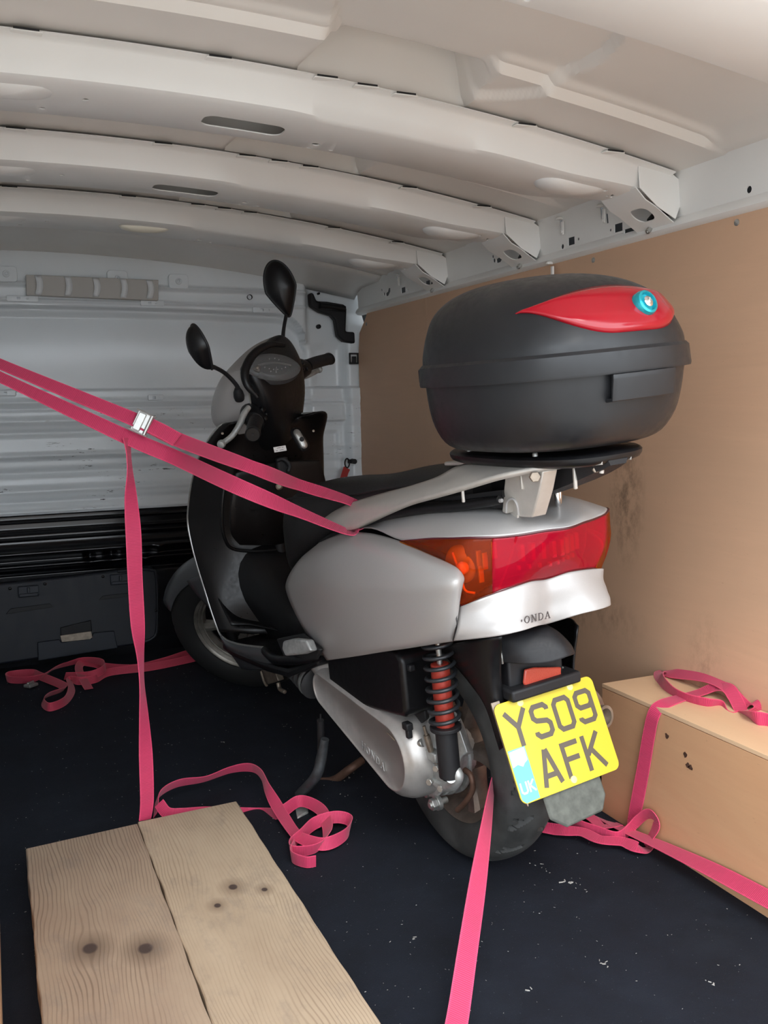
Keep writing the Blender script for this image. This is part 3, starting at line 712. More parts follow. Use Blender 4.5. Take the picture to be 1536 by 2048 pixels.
# ---------------------------------------------------------------- the two loose planks
def plank(x0, x1, y0, y1, z0, z1, mat, label, skew=0.0):
    rows = []
    n = 40
    for j in range(n+1):
        y = y0+(y1-y0)*j/n; w = 0.0012*math.sin(j*1.7)+0.0009*math.sin(j*0.6+2); endd = skew if j == n else 0
        rows.append([V((x0+w, y, z0)), V((x1-w*0.6, y+endd, z0)), V((x1-w*0.6, y+endd, z1)), V((x0+w, y, z1))])
    g = gridf(rows, closeu=True); k = len(rows); g = (g[0], g[1]+[(3, 2, 1, 0), tuple((k-1)*4+i for i in range(4))])
    return tag(obj('wooden_plank', g, mat, bevel=0.0025), label, 'plank', 'pair of planks on the van floor')
plank(0.022, 0.2545, 0.72, 2.008, 0.008, 0.050, 'plankA', 'left of the two floor planks, browner with two big dark knots side by side', 0.02)
plank(0.2565, 0.484, 0.74, 2.036, 0.008, 0.050, 'plankB', 'right of the two floor planks, paler with three small knots and grey scuffs', 0.012)

# ================================================================ SCOOTER (built upright: x forward, y left, z up; then leaned and placed)
SCO = empty('motor_scooter', 'silver and black motor scooter leaning on its stand with a yellow number plate', 'scooter')
def _pose():
    h, l = 0.1005, 0.0903
    F = V((-math.sin(h), math.cos(h), 0)); L = V((-math.cos(h), -math.sin(h), 0)); Z = V((0, 0, 1))
    by = L*math.cos(l)-Z*math.sin(l); bz = L*math.sin(l)+Z*math.cos(l)
    SCO.matrix_world = Matrix(((F.x, by.x, bz.x, 0.9252), (F.y, by.y, bz.y, 1.6905), (F.z, by.z, bz.z, 0.0), (0, 0, 0, 1)))
_pose(); bpy.context.view_layer.update(); SM = SCO.matrix_world.copy()
_K = V((-math.sin(math.radians(27.5)), 0, math.cos(math.radians(27.5)))); _P = V((0.935, 0, 1.0)); _R = Matrix.Rotation(math.radians(47), 3, _K)
ST = lambda v: _P+_R@(V(v)-_P)
def B(name, g, mat, parent=None, **k): return obj(name, g, mat, parent or SCO, **k)
def many(fn, name, geoms, mat, parent=None, **k):
    for g in geoms: fn(name, g, mat, parent, **k)
def S(name, g, mat, parent=None, **k):
    g = merge(g) if isinstance(g, list) else g
    return obj(name, tf(g, ST), mat, parent or SCO, **k)

# ---- wheels
def tyre_geom(c, R, hw, rb, groove=True, NA=420):
    prof = [(rb, hw*0.78), (rb+0.012, hw*0.92), (rb+(R-rb)*0.45, hw), (rb+(R-rb)*0.70, hw*0.95)]
    m = 22
    for i in range(m+1):
        a = (i/m*2-1); y = -a*hw*0.86; prof.append((R-(R-rb)*0.20*abs(a)**2.2, y))
    prof += [(rb+(R-rb)*0.70, -hw*0.95), (rb+(R-rb)*0.45, -hw), (rb+0.012, -hw*0.92), (rb, -hw*0.78)]
    rows = []
    for j in range(NA):
        th = 2*PI*j/NA; row = []
        for r, y in prof:
            if groove and r > R*0.86:
                u = y/hw; per = 2*PI/17; s = 1 if u > 0 else -1
                ph = ((th+s*0.10*0+ (per/2 if u < 0 else 0)) % per)/per
                g1 = abs(ph-(0.25+0.55*abs(u)**1.4)) < 0.05 and 0.16 < abs(u) < 0.8
                g2 = abs(ph-(0.62-0.35*abs(u))) < 0.045 and 0.45 < abs(u) < 0.78
                g3 = 0.04 < abs(u-0.0) < 0.0
                if g1 or g2 or abs(abs(u)-0.12) < 0.03: r -= 0.009
            row.append(V((c[0]+r*math.cos(th), c[1]+y, c[2]+r*math.sin(th))))
        rows.append(row)
    g = gridf(rows, closeu=True, closev=True); return g
RA = (0, 0, 0.2435)
rprof = [(0.158, 0.040), (0.165, 0.044), (0.168, 0.050), (0.164, 0.052), (0.157, 0.048), (0.152, 0.042), (0.145, 0.030), (0.137, 0.012), (0.136, -0.012), (0.145, -0.030), (0.152, -0.042), (0.157, -0.048), (0.164, -0.052), (0.168, -0.050), (0.165, -0.044), (0.158, -0.040), (0.148, -0.028), (0.142, 0.0), (0.148, 0.028)]
def rim_geom(c, spokes, k=1.0, a0=0.3, hubr=0.05):
    gs = [lathe([(r*k, h) for r, h in rprof], c, (0, 1, 0), 96, close=True)]
    for i in range(spokes):
        a = a0+2*PI*i/spokes; d = V((math.cos(a), 0, math.sin(a))); t = V((-math.sin(a), 0, math.cos(a))); cc = V(c)
        secs = []
        for r, w, hh, sh in ((hubr*0.7, 0.020, 0.030, 0), (0.075*k, 0.017, 0.022, 0.006), (0.11*k, 0.017, 0.020, 0.016), (0.142*k, 0.024, 0.024, 0.026)):
            o = cc+d*r+t*sh
            secs.append([o+t*w+V((0, hh*0.6, 0)), o+t*w*0.6+V((0, hh, 0)), o-t*w*0.6+V((0, hh, 0)), o-t*w+V((0, hh*0.6, 0)), o-t*w-V((0, hh*0.6, 0)), o-t*w*0.6-V((0, hh, 0)), o+t*w*0.6-V((0, hh, 0)), o+t*w-V((0, hh*0.6, 0))])
        gs.append(loft(secs, 3))
    gs.append(lathe([(hubr, -0.045), (hubr+0.006, -0.03), (hubr+0.006, 0.03), (hubr, 0.045)], c, (0, 1, 0), 40))
    return gs
rw = B('rear_wheel', rim_geom(RA, 5, 1.0, 0.55), 'rim')
B('tyre', tyre_geom(RA, 0.2435, 0.063, 0.156), 'tyre', rw, fixn=True, angle=30)
B('tyre_valve', [cyl((0.045, 0.03, 0.375), (0.040, 0.052, 0.368), 0.004, 12), cyl((0.040, 0.052, 0.368), (0.038, 0.062, 0.366), 0.003, 10)], 'steel', rw)
B('axle_nut', [hexbolt((-0.012, 0.098, 0.142), (0, 1, 0), 0.013, 0.012), cyl((-0.012, 0.07, 0.142), (-0.012, 0.114, 0.142), 0.007, 16), cyl((-0.012, 0.088, 0.142), (-0.012, 0.098, 0.142), 0.016, 20), cyl((0.03, 0.08, 0.148), (0.03, 0.098, 0.148), 0.010, 16)], 'steel', rw, bevel=0.001)
# front wheel, turned with the handlebar
FA = (1.345, 0, 0.240)
fprof = [(r*1.03, h*0.74) for r, h in rprof]
frim = [lathe(fprof, FA, (0, 1, 0), 96, close=True)]
for i in range(5):
    a = 0.1+2*PI*i/5; d = V((math.cos(a), 0, math.sin(a))); t = V((-math.sin(a), 0, math.cos(a))); cc = V(FA); secs = []
    for r, w, hh in ((0.035, 0.016, 0.022), (0.09, 0.013, 0.016), (0.152, 0.02, 0.018)):
        o = cc+d*r; secs.append([o+t*w+V((0, hh*.6, 0)), o+V((0, hh, 0)), o-t*w+V((0, hh*.6, 0)), o-t*w-V((0, hh*.6, 0)), o-V((0, hh, 0)), o+t*w-V((0, hh*.6, 0))])
    frim.append(loft(secs, 3))
frim.append(lathe([(0.035, -0.05), (0.04, 0), (0.035, 0.05)], FA, (0, 1, 0), 30))
for rr, hh in ((0.150, 0.030), (0.140, 0.020)): frim.append(lathe([(rr, hh-0.002), (rr+0.003, hh), (rr, hh+0.002), (rr-0.003, hh)], FA, (0, 1, 0), 96, close=True))
fw = S('front_wheel', frim, 'rimf')
S('tyre', tyre_geom(FA, 0.255, 0.052, 0.163), 'tyredark', fw, angle=30)
S('brake_disc', lathe([(0.045, 0.056), (0.11, 0.056), (0.11, 0.060), (0.045, 0.060)], (FA[0], -0.11, FA[2]), (0, 1, 0), 60, close=True), 'steel', fw)
# fork and front mudguard
S('fork', [tube([(1.345, s*0.085, 0.24), (1.325, s*0.085, 0.34), (1.255, s*0.075, 0.56)], 0.017, 4) for s in (-1, 1)]+[cyl((1.345, -0.10, 0.240), (1.345, 0.10, 0.240), 0.009), tube([(1.30, 0, 0.55), (1.17, 0, 0.72)], 0.03, 3), box((1.25, 0, 0.55), (0.06, 0.18, 0.04))], 'matteblack')
def arc_guard(c, R, a0, a1, hw, drop, n=26, m=10, k=2.4):
    rows = []
    for j in range(n+1):
        a = math.radians(a0+(a1-a0)*j/n); row = []
        for i in range(m+1):
            u = i/m*2-1; r = R-drop*abs(u)**k
            row.append(V((c[0]+r*math.cos(a), c[1]+hw*u, c[2]+r*math.sin(a))))
        rows.append(row)
    return gridf(rows)
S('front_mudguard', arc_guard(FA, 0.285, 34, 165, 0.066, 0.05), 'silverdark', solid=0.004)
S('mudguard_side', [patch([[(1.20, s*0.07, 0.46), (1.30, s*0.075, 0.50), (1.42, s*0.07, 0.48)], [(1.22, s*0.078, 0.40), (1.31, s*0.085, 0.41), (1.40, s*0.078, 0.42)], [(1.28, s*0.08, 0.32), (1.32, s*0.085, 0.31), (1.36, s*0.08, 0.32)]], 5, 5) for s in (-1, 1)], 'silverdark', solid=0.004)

# ---- silver rear bodywork: left side panel traced as rows from its top edge down, and its mirror image
PAN = [
 [(0.3705,0.125,0.6581), (0.2679,0.135,0.6862), (0.1869,0.142,0.7056), (0.0568,0.15,0.7195), (-0.0753,0.158,0.7203), (-0.2019,0.168,0.7127), (-0.2781,0.17,0.704), (-0.294,0.168,0.6963)],
 [(0.4791,0.135,0.6039), (0.2875,0.165,0.65), (0.1483,0.18,0.6799), (-0.024,0.192,0.7043), (-0.148,0.196,0.7098), (-0.2517,0.194,0.7039), (-0.3073,0.186,0.6967), (-0.3046,0.17,0.687)],
 [(0.5638,0.14,0.5408), (0.3271,0.182,0.5867), (0.1502,0.204,0.6192), (-0.0431,0.214,0.6498), (-0.18,0.216,0.6693), (-0.2735,0.21,0.6822), (-0.3176,0.198,0.6852), (-0.3076,0.176,0.6774)],
 [(0.5673,0.142,0.5012), (0.3113,0.182,0.5421), (0.137,0.203,0.5722), (-0.0396,0.213,0.6033), (-0.169,0.214,0.629), (-0.2597,0.207,0.6475), (-0.3024,0.194,0.6559), (-0.2929,0.174,0.6509)],
 [(0.4583,0.158,0.4474), (0.2624,0.184,0.4861), (0.1199,0.199,0.5179), (-0.0367,0.208,0.5554), (-0.154,0.206,0.5829), (-0.238,0.2,0.6041), (-0.279,0.188,0.615), (-0.2765,0.172,0.6136)],
 [(0.351,0.164,0.4094), (0.204,0.182,0.4486), (0.092,0.194,0.4803), (-0.0346,0.2,0.5166), (-0.1371,0.197,0.5446), (-0.2124,0.19,0.5671), (-0.2534,0.18,0.5809), (-0.2561,0.168,0.5824)],
 [(0.323,0.16,0.3905), (0.1946,0.174,0.4305), (0.0924,0.184,0.4626), (-0.0215,0.188,0.4984), (-0.1153,0.185,0.5262), (-0.1864,0.178,0.5473), (-0.2297,0.17,0.5597), (-0.239,0.162,0.5617)]]
PANR = [[(p[0], -p[1]*(1 if p[0] > 0.10 else 0.80), p[2]) for p in r[:6]] for r in PAN]
lp_ = B('side_panel', patch(PAN, 6, 6), 'silver', solid=0.004, angle=60); B('side_panel', patch(PANR, 6, 6), 'silver', solid=0.004, angle=60)
# tail cowl above and below the lamp (left half traced, mirrored across the middle)
def half2full(rows): return [list(r)+[(p[0], -p[1], p[2]) for p in reversed(r[:-1])] for r in rows]
UP = half2full([
 [(0.2149,0.128,0.7046), (0.0735,0.14,0.7285), (-0.0764,0.156,0.7239), (-0.1939,0.162,0.7426), (-0.2893,0.16,0.7543), (-0.3349,0.125,0.7551), (-0.3507,0.085,0.7533), (-0.3703,0.042,0.7557), (-0.3808,0,0.7548)],
 [(0.1918,0.115,0.716), (0.0665,0.128,0.7335), (-0.0704,0.146,0.743), (-0.1773,0.148,0.7567), (-0.2672,0.142,0.7653), (-0.3183,0.112,0.7656), (-0.3414,0.078,0.764), (-0.3634,0.04,0.7632), (-0.3722,0,0.76)],
 [(0.164,0.1,0.7274), (0.0656,0.112,0.7434), (-0.0504,0.126,0.7572), (-0.1479,0.126,0.7705), (-0.2364,0.118,0.7777), (-0.2949,0.094,0.7776), (-0.3213,0.066,0.7746), (-0.3432,0.034,0.7706), (-0.3543,0,0.7642)],
 [(0.1565,0.085,0.7322), (0.0605,0.094,0.7493), (-0.0402,0.102,0.7651), (-0.118,0.1,0.7758), (-0.1974,0.09,0.7841), (-0.2582,0.07,0.7862), (-0.2896,0.05,0.7822), (-0.3117,0.026,0.7768), (-0.3252,0,0.7685)],
 [(0.30, 0.05, 0.715), (0.22, 0.055, 0.735), (0.12, 0.06, 0.752), (0.03, 0.055, 0.765), (-0.06, 0.05, 0.772), (-0.14, 0.04, 0.775), (-0.20, 0.03, 0.775), (-0.25, 0.015, 0.772), (-0.29, 0, 0.770)]])
B('tail_cowl', patch(UP, 5, 5), 'silver', solid=0.003, angle=60)
LAMP_T = [(-0.076,0.156,0.7219), (-0.1953,0.163,0.7411), (-0.2796,0.162,0.7518), (-0.3107,0.154,0.7548), (-0.3347,0.125,0.7534), (-0.3505,0.085,0.7516), (-0.3701,0.042,0.754), (-0.3806,0,0.753)]
LAMP_B = [(-0.0828,0.156,0.7179), (-0.202,0.166,0.7123), (-0.2891,0.166,0.6943), (-0.2707,0.158,0.631), (-0.3068,0.115,0.6498), (-0.3188,0.075,0.6578), (-0.3187,0.04,0.6597), (-0.3098,0,0.6539)]
def lamp_mid(f, off):
    return [tuple(a+(b-a)*f+o for a, b, o in zip(t, bb, (off*(-1 if i > 2 else -0.3), off*(0.8 if i < 5 else 0.1), 0))) for i, (t, bb) in enumerate(zip(LAMP_T, LAMP_B))]
LR = half2full([LAMP_T, lamp_mid(0.33, 0.006), lamp_mid(0.66, 0.007), LAMP_B])
def cutcols(rows, a, b): return [r[a:b] for r in rows]
tl = B('tail_lamp', patch(cutcols(LR, 4, 11), 6, 6), 'lensred', solid=0.003, angle=60)
B('turn_lens', patch(cutcols(LR, 0, 5), 6, 6), 'lensamber', tl, solid=0.003, angle=60)
B('turn_lens', patch(cutcols(LR, 10, 15), 6, 6), 'lensamber', tl, solid=0.003, angle=60)
# lamp interior: bright reflector bowl, ribs and bulbs
INN = [[(p[0]+(0.05 if abs(p[1]) < 0.12 else 0.03), p[1]*0.80, p[2]) for p in r] for r in LR]
B('lamp_reflector', patch(INN, 4, 4), 'lampdark', tl, solid=0.002)
ribs = []
for k in range(8):
    y = 0.060-k*0.0172
    ribs.append(box((-0.349+abs(y)*0.42, y, 0.714), (0.012, 0.0085, 0.030)))
    ribs.append(box((-0.338+abs(y)*0.42, y, 0.686), (0.008, 0.006, 0.009)))
for rr in ribs: B('lamp_rib', rr, 'lampin', tl, bevel=0.002)
for q in ((-0.2907,0.126,0.7106), (-0.2996,0.12,0.7072), (-0.293,0.126,0.6844), (-0.3118,0.108,0.7259)):
    B('reflector_step', box(q, (0.004, 0.010, 0.030)), 'lampin', tl, bevel=0.001)
B('reflector_step', tube([(-0.2456,0.15,0.7206), (-0.2525,0.149,0.7034), (-0.2636,0.148,0.6824), (-0.2675,0.145,0.6556), (-0.283,0.135,0.6507)], 0.0022, 5, 8), 'bulbamber', tl)
B('turn_bowl', dome(V((-0.2511,0.138,0.6984)), (-0.55, 0.83, 0.0), (0, 0, 1), 0.060, 0.070, 0.008), 'lampin', tl)
B('turn_bulb', lathe([(0.0, 0), (0.009, 0.003), (0.012, 0.010), (0.010, 0.018), (0.004, 0.022)], V((-0.2695,0.142,0.6982)), (-0.5, 0.85, -0.1), 20), 'bulbamber', tl)
B('lamp_divider', [tube([(-0.3516,0.088,0.7505), (-0.3321,0.092,0.7081), (-0.3091,0.096,0.6658), (-0.3078,0.104,0.6503)], 0.0022, 5)], 'lensred', tl)
B('lamp_bezel', [tube(LAMP_T+[(p[0], -p[1], p[2]) for p in reversed(LAMP_T[:-1])], 0.0022, 5, 8), tube(LAMP_B[3:]+[(p[0], -p[1], p[2]) for p in reversed(LAMP_B[3:-1])], 0.0022, 5, 8)], Mt('dark red seal', (0.06, 0.004, 0.008, 1), 0.3).m, tl)
LOW = half2full([
 [(-0.2686,0.16,0.6283), (-0.2994,0.142,0.6426), (-0.31,0.112,0.6497), (-0.3185,0.075,0.656), (-0.3185,0.04,0.6579), (-0.3096,0,0.652)],
 [(-0.2675,0.164,0.6128), (-0.2966,0.142,0.6225), (-0.3131,0.114,0.6302), (-0.3254,0.078,0.6337), (-0.3242,0.04,0.6345), (-0.3156,0,0.6301)],
 [(-0.2693,0.168,0.596), (-0.2997,0.146,0.6044), (-0.3217,0.118,0.6096), (-0.331,0.08,0.612), (-0.3267,0.042,0.6101), (-0.3129,0,0.6058)],
 [(-0.262,0.17,0.5804), (-0.2988,0.15,0.589), (-0.3294,0.124,0.5948), (-0.3396,0.086,0.5945), (-0.3312,0.045,0.5917), (-0.3135,0,0.5856)],
 [(-0.2454,0.166,0.564), (-0.2937,0.15,0.5745), (-0.332,0.124,0.5821), (-0.3437,0.088,0.5842), (-0.3354,0.047,0.5822), (-0.3092,0,0.5717)]])
lc = B('lower_tail_cowl', patch(LOW, 5, 5), 'silver', solid=0.003, angle=60)
# worn maker's name on the lower cowl: first letter only a trace
_a, _b = V((-0.3265,0.0905,0.6009)), V((-0.3223,0.0185,0.5968)); _ux = (_b-_a).normalized(); _n = _ux.cross(V((0, 0, 1))).normalized(); _uy = _n.cross(_ux)
if _n.x > 0: _n = -_n
LT = {'H': [([(-.34, -.5), (-.34, .5)], .15), ([(.34, -.5), (.34, .5)], .15), ([(-.34, 0), (.34, 0)], .07)]+[([(x-.15, y), (x+.15, y)], .06) for x in (-.34, .34) for y in (-.48, .48)],
 'O': [([(.40*math.cos(t*PI/12), .46*math.sin(t*PI/12)) for t in range(24)], .11)],
 'N': [([(-.34, -.5), (-.34, .5)], .08), ([(.34, -.5), (.34, .5)], .08), ([(-.34, .48), (.34, -.48)], .17), ([(-.50, -.48), (-.18, -.48)], .06), ([(-.52, .48), (-.30, .48)], .06), ([(.18, .48), (.50, .48)], .06)],
 'D': [([(-.30, -.5), (-.30, .5)], .15), ([(-.42, .46), (.05, .46), (.28, .34), (.38, .12), (.38, -.12), (.28, -.34), (.05, -.46), (-.42, -.46)], .10)],
 'A': [([(-.36, -.48), (0, .48)], .07), ([(0, .48), (.36, -.48)], .16), ([(-.22, -.14), (.22, -.14)], .06), ([(-.50, -.48), (-.22, -.48)], .06), ([(.18, -.48), (.52, -.48)], .06)]}
def lettering(fn, word, h, o, ux, uy, parent, mat, dep, gap=1.22):
    o, ux, uy = V(o), V(ux).normalized(), V(uy).normalized(); n = len(word)
    for i, ch in enumerate(word):
        c = o+ux*(i-(n-1)/2)*h*gap
        gs_ = [stroke([(a*h, b*h) for a, b in p], w*h, c, ux, uy, dep, ch == 'O' and len(p) > 5) for p, w in LT[ch]]
        fn('brand_letter', gs_, mat, parent, angle=20)
lettering(B, 'ONDA', 0.0128, (_a+_b)/2+_ux*0.007+_n*0.0135, _ux, _uy, lc, 'letter', 0.0012)
B('worn_letter_trace', stroke([(0, -.0018), (0.0003, 0.002)], 0.0014, (_a+_b)/2-_ux*0.0285+_n*0.0135, _ux, _uy, 0.0012), 'letter', lc)
B('seam_line', tube([(-0.2828,0.17,0.634), (-0.2812,0.176,0.6154), (-0.2804,0.176,0.6001), (-0.2535,0.17,0.5667)], 0.0010, 6, 6), 'dark', lc)

# ---- black undertail: fender, hood, reflector, bracket, plate
B('rear_fender', [patch([[(-0.0673,0.1,0.494), (-0.1889,0.115,0.5368), (-0.269,0.118,0.5626), (-0.3035,0.1,0.5695)],
   [(-0.1318,0.1,0.4796), (-0.2048,0.112,0.507), (-0.2664,0.112,0.5272), (-0.2864,0.092,0.5335)],
   [(-0.1876,0.1,0.4539), (-0.2347,0.108,0.475), (-0.2636,0.105,0.4893), (-0.2712,0.086,0.4911)],
   [(-0.233,0.098,0.4171), (-0.2517,0.1,0.4298), (-0.2626,0.098,0.4399), (-0.2624,0.08,0.4398)],
   [(-0.2536,0.09,0.3387), (-0.264,0.09,0.3469), (-0.2701,0.085,0.3523), (-0.2659,0.075,0.3528)]], 5, 5),
   arc_guard(RA, 0.292, 95, 155, 0.075, 0.03), patch([[(-0.10, -0.10, 0.50), (-0.22, -0.11, 0.54), (-0.28, -0.09, 0.54)], [(-0.16, -0.10, 0.44), (-0.23, -0.10, 0.45), (-0.27, -0.08, 0.45)], [(-0.24, -0.09, 0.34), (-0.26, -0.09, 0.33), (-0.28, -0.07, 0.33)]], 4, 4)], 'blackplastic', solid=0.004)
hood = patch([[(-0.264,0.078,0.554), (-0.2747,0.06,0.5578), (-0.2819,0.028,0.5622), (-0.28,-0.002,0.5616), (-0.2615,-0.03,0.5515)],
   [(-0.267,0.08,0.5449), (-0.2884,0.062,0.5519), (-0.3004,0.028,0.5596), (-0.3004,-0.006,0.5583), (-0.2784,-0.04,0.5412)],
   [(-0.2685,0.08,0.5331), (-0.2987,0.062,0.5403), (-0.3165,0.026,0.5496), (-0.3206,-0.008,0.5481), (-0.294,-0.046,0.5288)],
   [(-0.2699,0.08,0.5203), (-0.3071,0.062,0.5265), (-0.3285,0.026,0.532), (-0.3371,-0.01,0.5327), (-0.3109,-0.046,0.5173)],
   [(-0.2686,0.078,0.5082), (-0.3127,0.06,0.5107), (-0.3373,0.026,0.511), (-0.3463,-0.01,0.5164), (-0.3252,-0.04,0.5079)]], 6, 6)
hd = B('lamp_hood', hood, 'matteblack', solid=0.003, angle=70)
B('hood_underside', slab3([(-0.2659,0.076,0.508), (-0.3101,0.058,0.5105), (-0.3347,0.024,0.5099), (-0.3463,-0.01,0.5164), (-0.3224,-0.04,0.5072), (-0.22, -0.07, 0.49), (-0.20, 0.07, 0.49)], (0, 0, 0.003)), 'matteblack', hd)
B('hood_trim', tube([(-0.2636,0.081,0.5547), (-0.2675,0.082,0.5389), (-0.2712,0.082,0.5211), (-0.2695,0.08,0.5061)], 0.0022, 5), 'steel', hd)
B('license_bracket', [box((-0.245, 0.004, 0.475), (0.045, 0.125, 0.09)), box((-0.268, 0.0, 0.447), (0.05, 0.16, 0.022)), slab3([(-0.270, 0.07, 0.44), (-0.270, -0.07, 0.44), (-0.335, -0.06, 0.27), (-0.335, 0.06, 0.27)], (0.012, 0, 0.004))], 'matteblack', bevel=0.006, seg=3)
B('rear_reflector', slab3([(-0.274,0.038,0.4863), (-0.274,0.0175,0.485), (-0.274,-0.0446,0.4705), (-0.274,-0.0429,0.4505), (-0.274,0.0397,0.4553), (-0.274,0.0437,0.4611)], (-0.006, 0, 0)), 'reflector', bevel=0.0025)
# number plate: frame of its own
pc = V((-0.3116, 0, 0.355)); pty = V((math.sin(0.391), 0, math.cos(0.391))); ptx = V((0, -1, 0)); pn = ptx.cross(pty)
np_ = B('number_plate', prism(rrect(0.229, 0.178, 0.014), -0.002, 0.0, pc, ptx, pty), 'yellow', bevel=0.0006)
CW = {'Y': [([(-.022, .032), (0, 0.002), (.022, .032)], 0), ([(0, 0.004), (0, -.032)], 0)],
 'S': [([(.017, .017), (.017, .021), (.011, .027), (-.011, .027), (-.017, .021), (-.017, .008), (-.011, .002), (.011, -.002), (.017, -.008), (.017, -.021), (.011, -.027), (-.011, -.027), (-.017, -.021), (-.017, -.017)], 0)],
 '0': [([(-.011, .027), (.011, .027), (.017, .020), (.017, -.020), (.011, -.027), (-.011, -.027), (-.017, -.020), (-.017, .020)], 1)],
 '9': [([(.017, .006), (.017, .021), (.011, .027), (-.011, .027), (-.017, .021), (-.017, .005), (-.011, -.001), (.011, -.001), (.017, .006)], 0), ([(.017, .010), (.017, -.021), (.011, -.027), (-.011, -.027), (-.017, -.021), (-.017, -.018)], 0)],
 'A': [([(-.0185, -.032), (-.001, .032)], 0), ([(.0185, -.032), (.001, .032)], 0), ([(-.011, -.014), (.011, -.014)], 0)],
 'F': [([(-.015, -.032), (-.015, .0275), (.020, .0275)], 0), ([(-.015, .001), (.017, .001)], 0)],
 'K': [([(-.017, -.032), (-.017, .032)], 0), ([(.018, .032), (-.014, -.004)], 0), ([(-.005, .006), (.020, -.032)], 0)]}
gs = []
for ch, cx, cy in (('Y', -0.0755, 0.038), ('S', -0.023, 0.038), ('0', 0.0285, 0.038), ('9', 0.0795, 0.038), ('A', -0.037, -0.043), ('F', 0.0165, -0.043), ('K', 0.067, -0.043)):
    for k, (path, cl) in enumerate(CW[ch]): gs.append(stroke(path, 0.0093, pc+ptx*cx+pty*cy+pn*(0.0001+k*0.00003), ptx, pty, 0.0004, bool(cl)))
B('plate_characters', gs, 'ink', np_, angle=20)
B('plate_sticker', prism([(-0.112, 0.006), (-0.075, 0.006), (-0.075, -0.086), (-0.105, -0.0875), (-0.112, -0.080)], 0, 0.0003, pc, ptx, pty), 'teal', np_)
many(B, 'sticker_patch', [prism([(-0.111, 0.0035), (-0.077, 0.005), (-0.077, -0.018), (-0.085, -0.022), (-0.090, -0.027), (-0.1, -0.021), (-0.111, -0.024)], 0.0003, 0.0006, pc, ptx, pty)]+[stroke(pth, 0.0035, pc+ptx*cx+pty*(-0.062)+pn*0.0003, ptx, pty, 0.0003) for cx, pth in ((-0.101, [(-.006, .010), (-.006, -.006), (-.003, -.009), (.003, -.009), (.006, -.006), (.006, .010)]), (-0.0845, [(-.005, .010), (-.005, -.010)]), (-0.0845, [(.006, .010), (-.004, 0)]), (-0.0845, [(-.003, 0.001), (.007, -.010)]))], 'palewhite', np_)
many(B, 'plate_screw', [lathe([(0.007, 0), (0.0065, 0.002), (0.004, 0.0028)], pc+ptx*cx+pty*cy, pn, 20) for cx, cy in ((-0.057, 0.080), (0.059, 0.080), (0.005, -0.078))], Mt('pale yellow screw cap', (0.92, 0.84, 0.25, 1), 0.4).m, np_)
B('plate_backing', prism([(-0.118, 0.094), (-0.1, 0.094), (-0.1, -0.08), (-0.106, -0.094), (-0.118, -0.06)], -0.006, -0.003, pc+ptx*0.004, ptx, pty), 'dirtsteel', np_)
B('mud_flap', prism([(-0.065, 0.12), (0.07, 0.12), (0.072, -0.125), (0.055, -0.150), (-0.03, -0.153), (-0.06, -0.13)], -0.018, -0.010, pc, ptx, pty), 'flap', bevel=0.004)
# exhaust on the far side
B('exhaust', [tube([(0.34, -0.10, 0.20), (0.22, -0.15, 0.20), (0.12, -0.17, 0.24)], 0.018, 5), loft([[V((x, -0.175+r*math.cos(2*PI*i/28), z+r*math.sin(2*PI*i/28)*1.1)) for i in range(28)] for x, z, r in ((0.14, 0.25, 0.030), (0.10, 0.26, 0.052), (-0.14, 0.300, 0.058), (-0.185, 0.310, 0.050), (-0.20, 0.312, 0.030))], 4), lathe([(0.021, 0), (0.023, 0.028), (0.017, 0.028), (0.015, 0.01)], (-0.195, -0.19, 0.312), (-1, -0.15, 0.1), 24)], 'dirtsteel')

# ---- engine, drive case, air cleaner, shock
def capsule(c0, r0, c1, r1, y, n=20):
    d = Vector((c1[0]-c0[0], c1[1]-c0[1])); L = d.length; a = math.atan2(d.y, d.x); b = math.acos((r0-r1)/L) if L > abs(r0-r1) else PI/2
    out = []
    for i in range(n+1):
        t = a+b+(2*PI-2*b)*i/n; out.append(V((c0[0]+r0*math.cos(t), y, c0[1]+r0*math.sin(t))))
    for i in range(n+1):
        t = a-b+2*b*i/n; out.append(V((c1[0]+r1*math.cos(t), y, c1[1]+r1*math.sin(t))))
    return out
cA, cB = (0.055, 0.243), (0.375, 0.305)
cv = B('drive_cover', loft([capsule(cA, 0.098*k, cB, 0.058*k2, y) for y, k, k2 in ((0.045, 1.0, 1.05), (0.10, 1.02, 1.06), (0.128, 1.0, 1.0), (0.150, 0.90, 0.88), (0.160, 0.80, 0.76), (0.166, 0.73, 0.66), (0.163, 0.69, 0.6))], 4), 'engine', angle=50)
B('drive_cover_snout', [tube([(0.385, 0.11, 0.335), (0.43, 0.125, 0.365), (0.455, 0.13, 0.378)], [0.046, 0.042, 0.036], 5, 24)], 'engine', cv)
lettering(B, 'HONDA', 0.0175, V((0.125, 0.1645, 0.222)), (-1, 0, -0.20), V((-0.20, 0, 1)), cv, 'alloy', 0.0016)
B('cover_scuff', tube([(0.05, 0.166, 0.30), (0.035, 0.166, 0.298), (0.02, 0.163, 0.290)], 0.0012, 3, 6), 'dirtsteel', cv)
rib = [lathe([(r*0.86, 0), (r, 0.002), (r, 0.010), (r*0.9, 0.012)], (0.045, 0.03+k*0.018, 0.243), (0, 1, 0), 48) for k, r in enumerate((0.112, 0.110, 0.107, 0.104))]
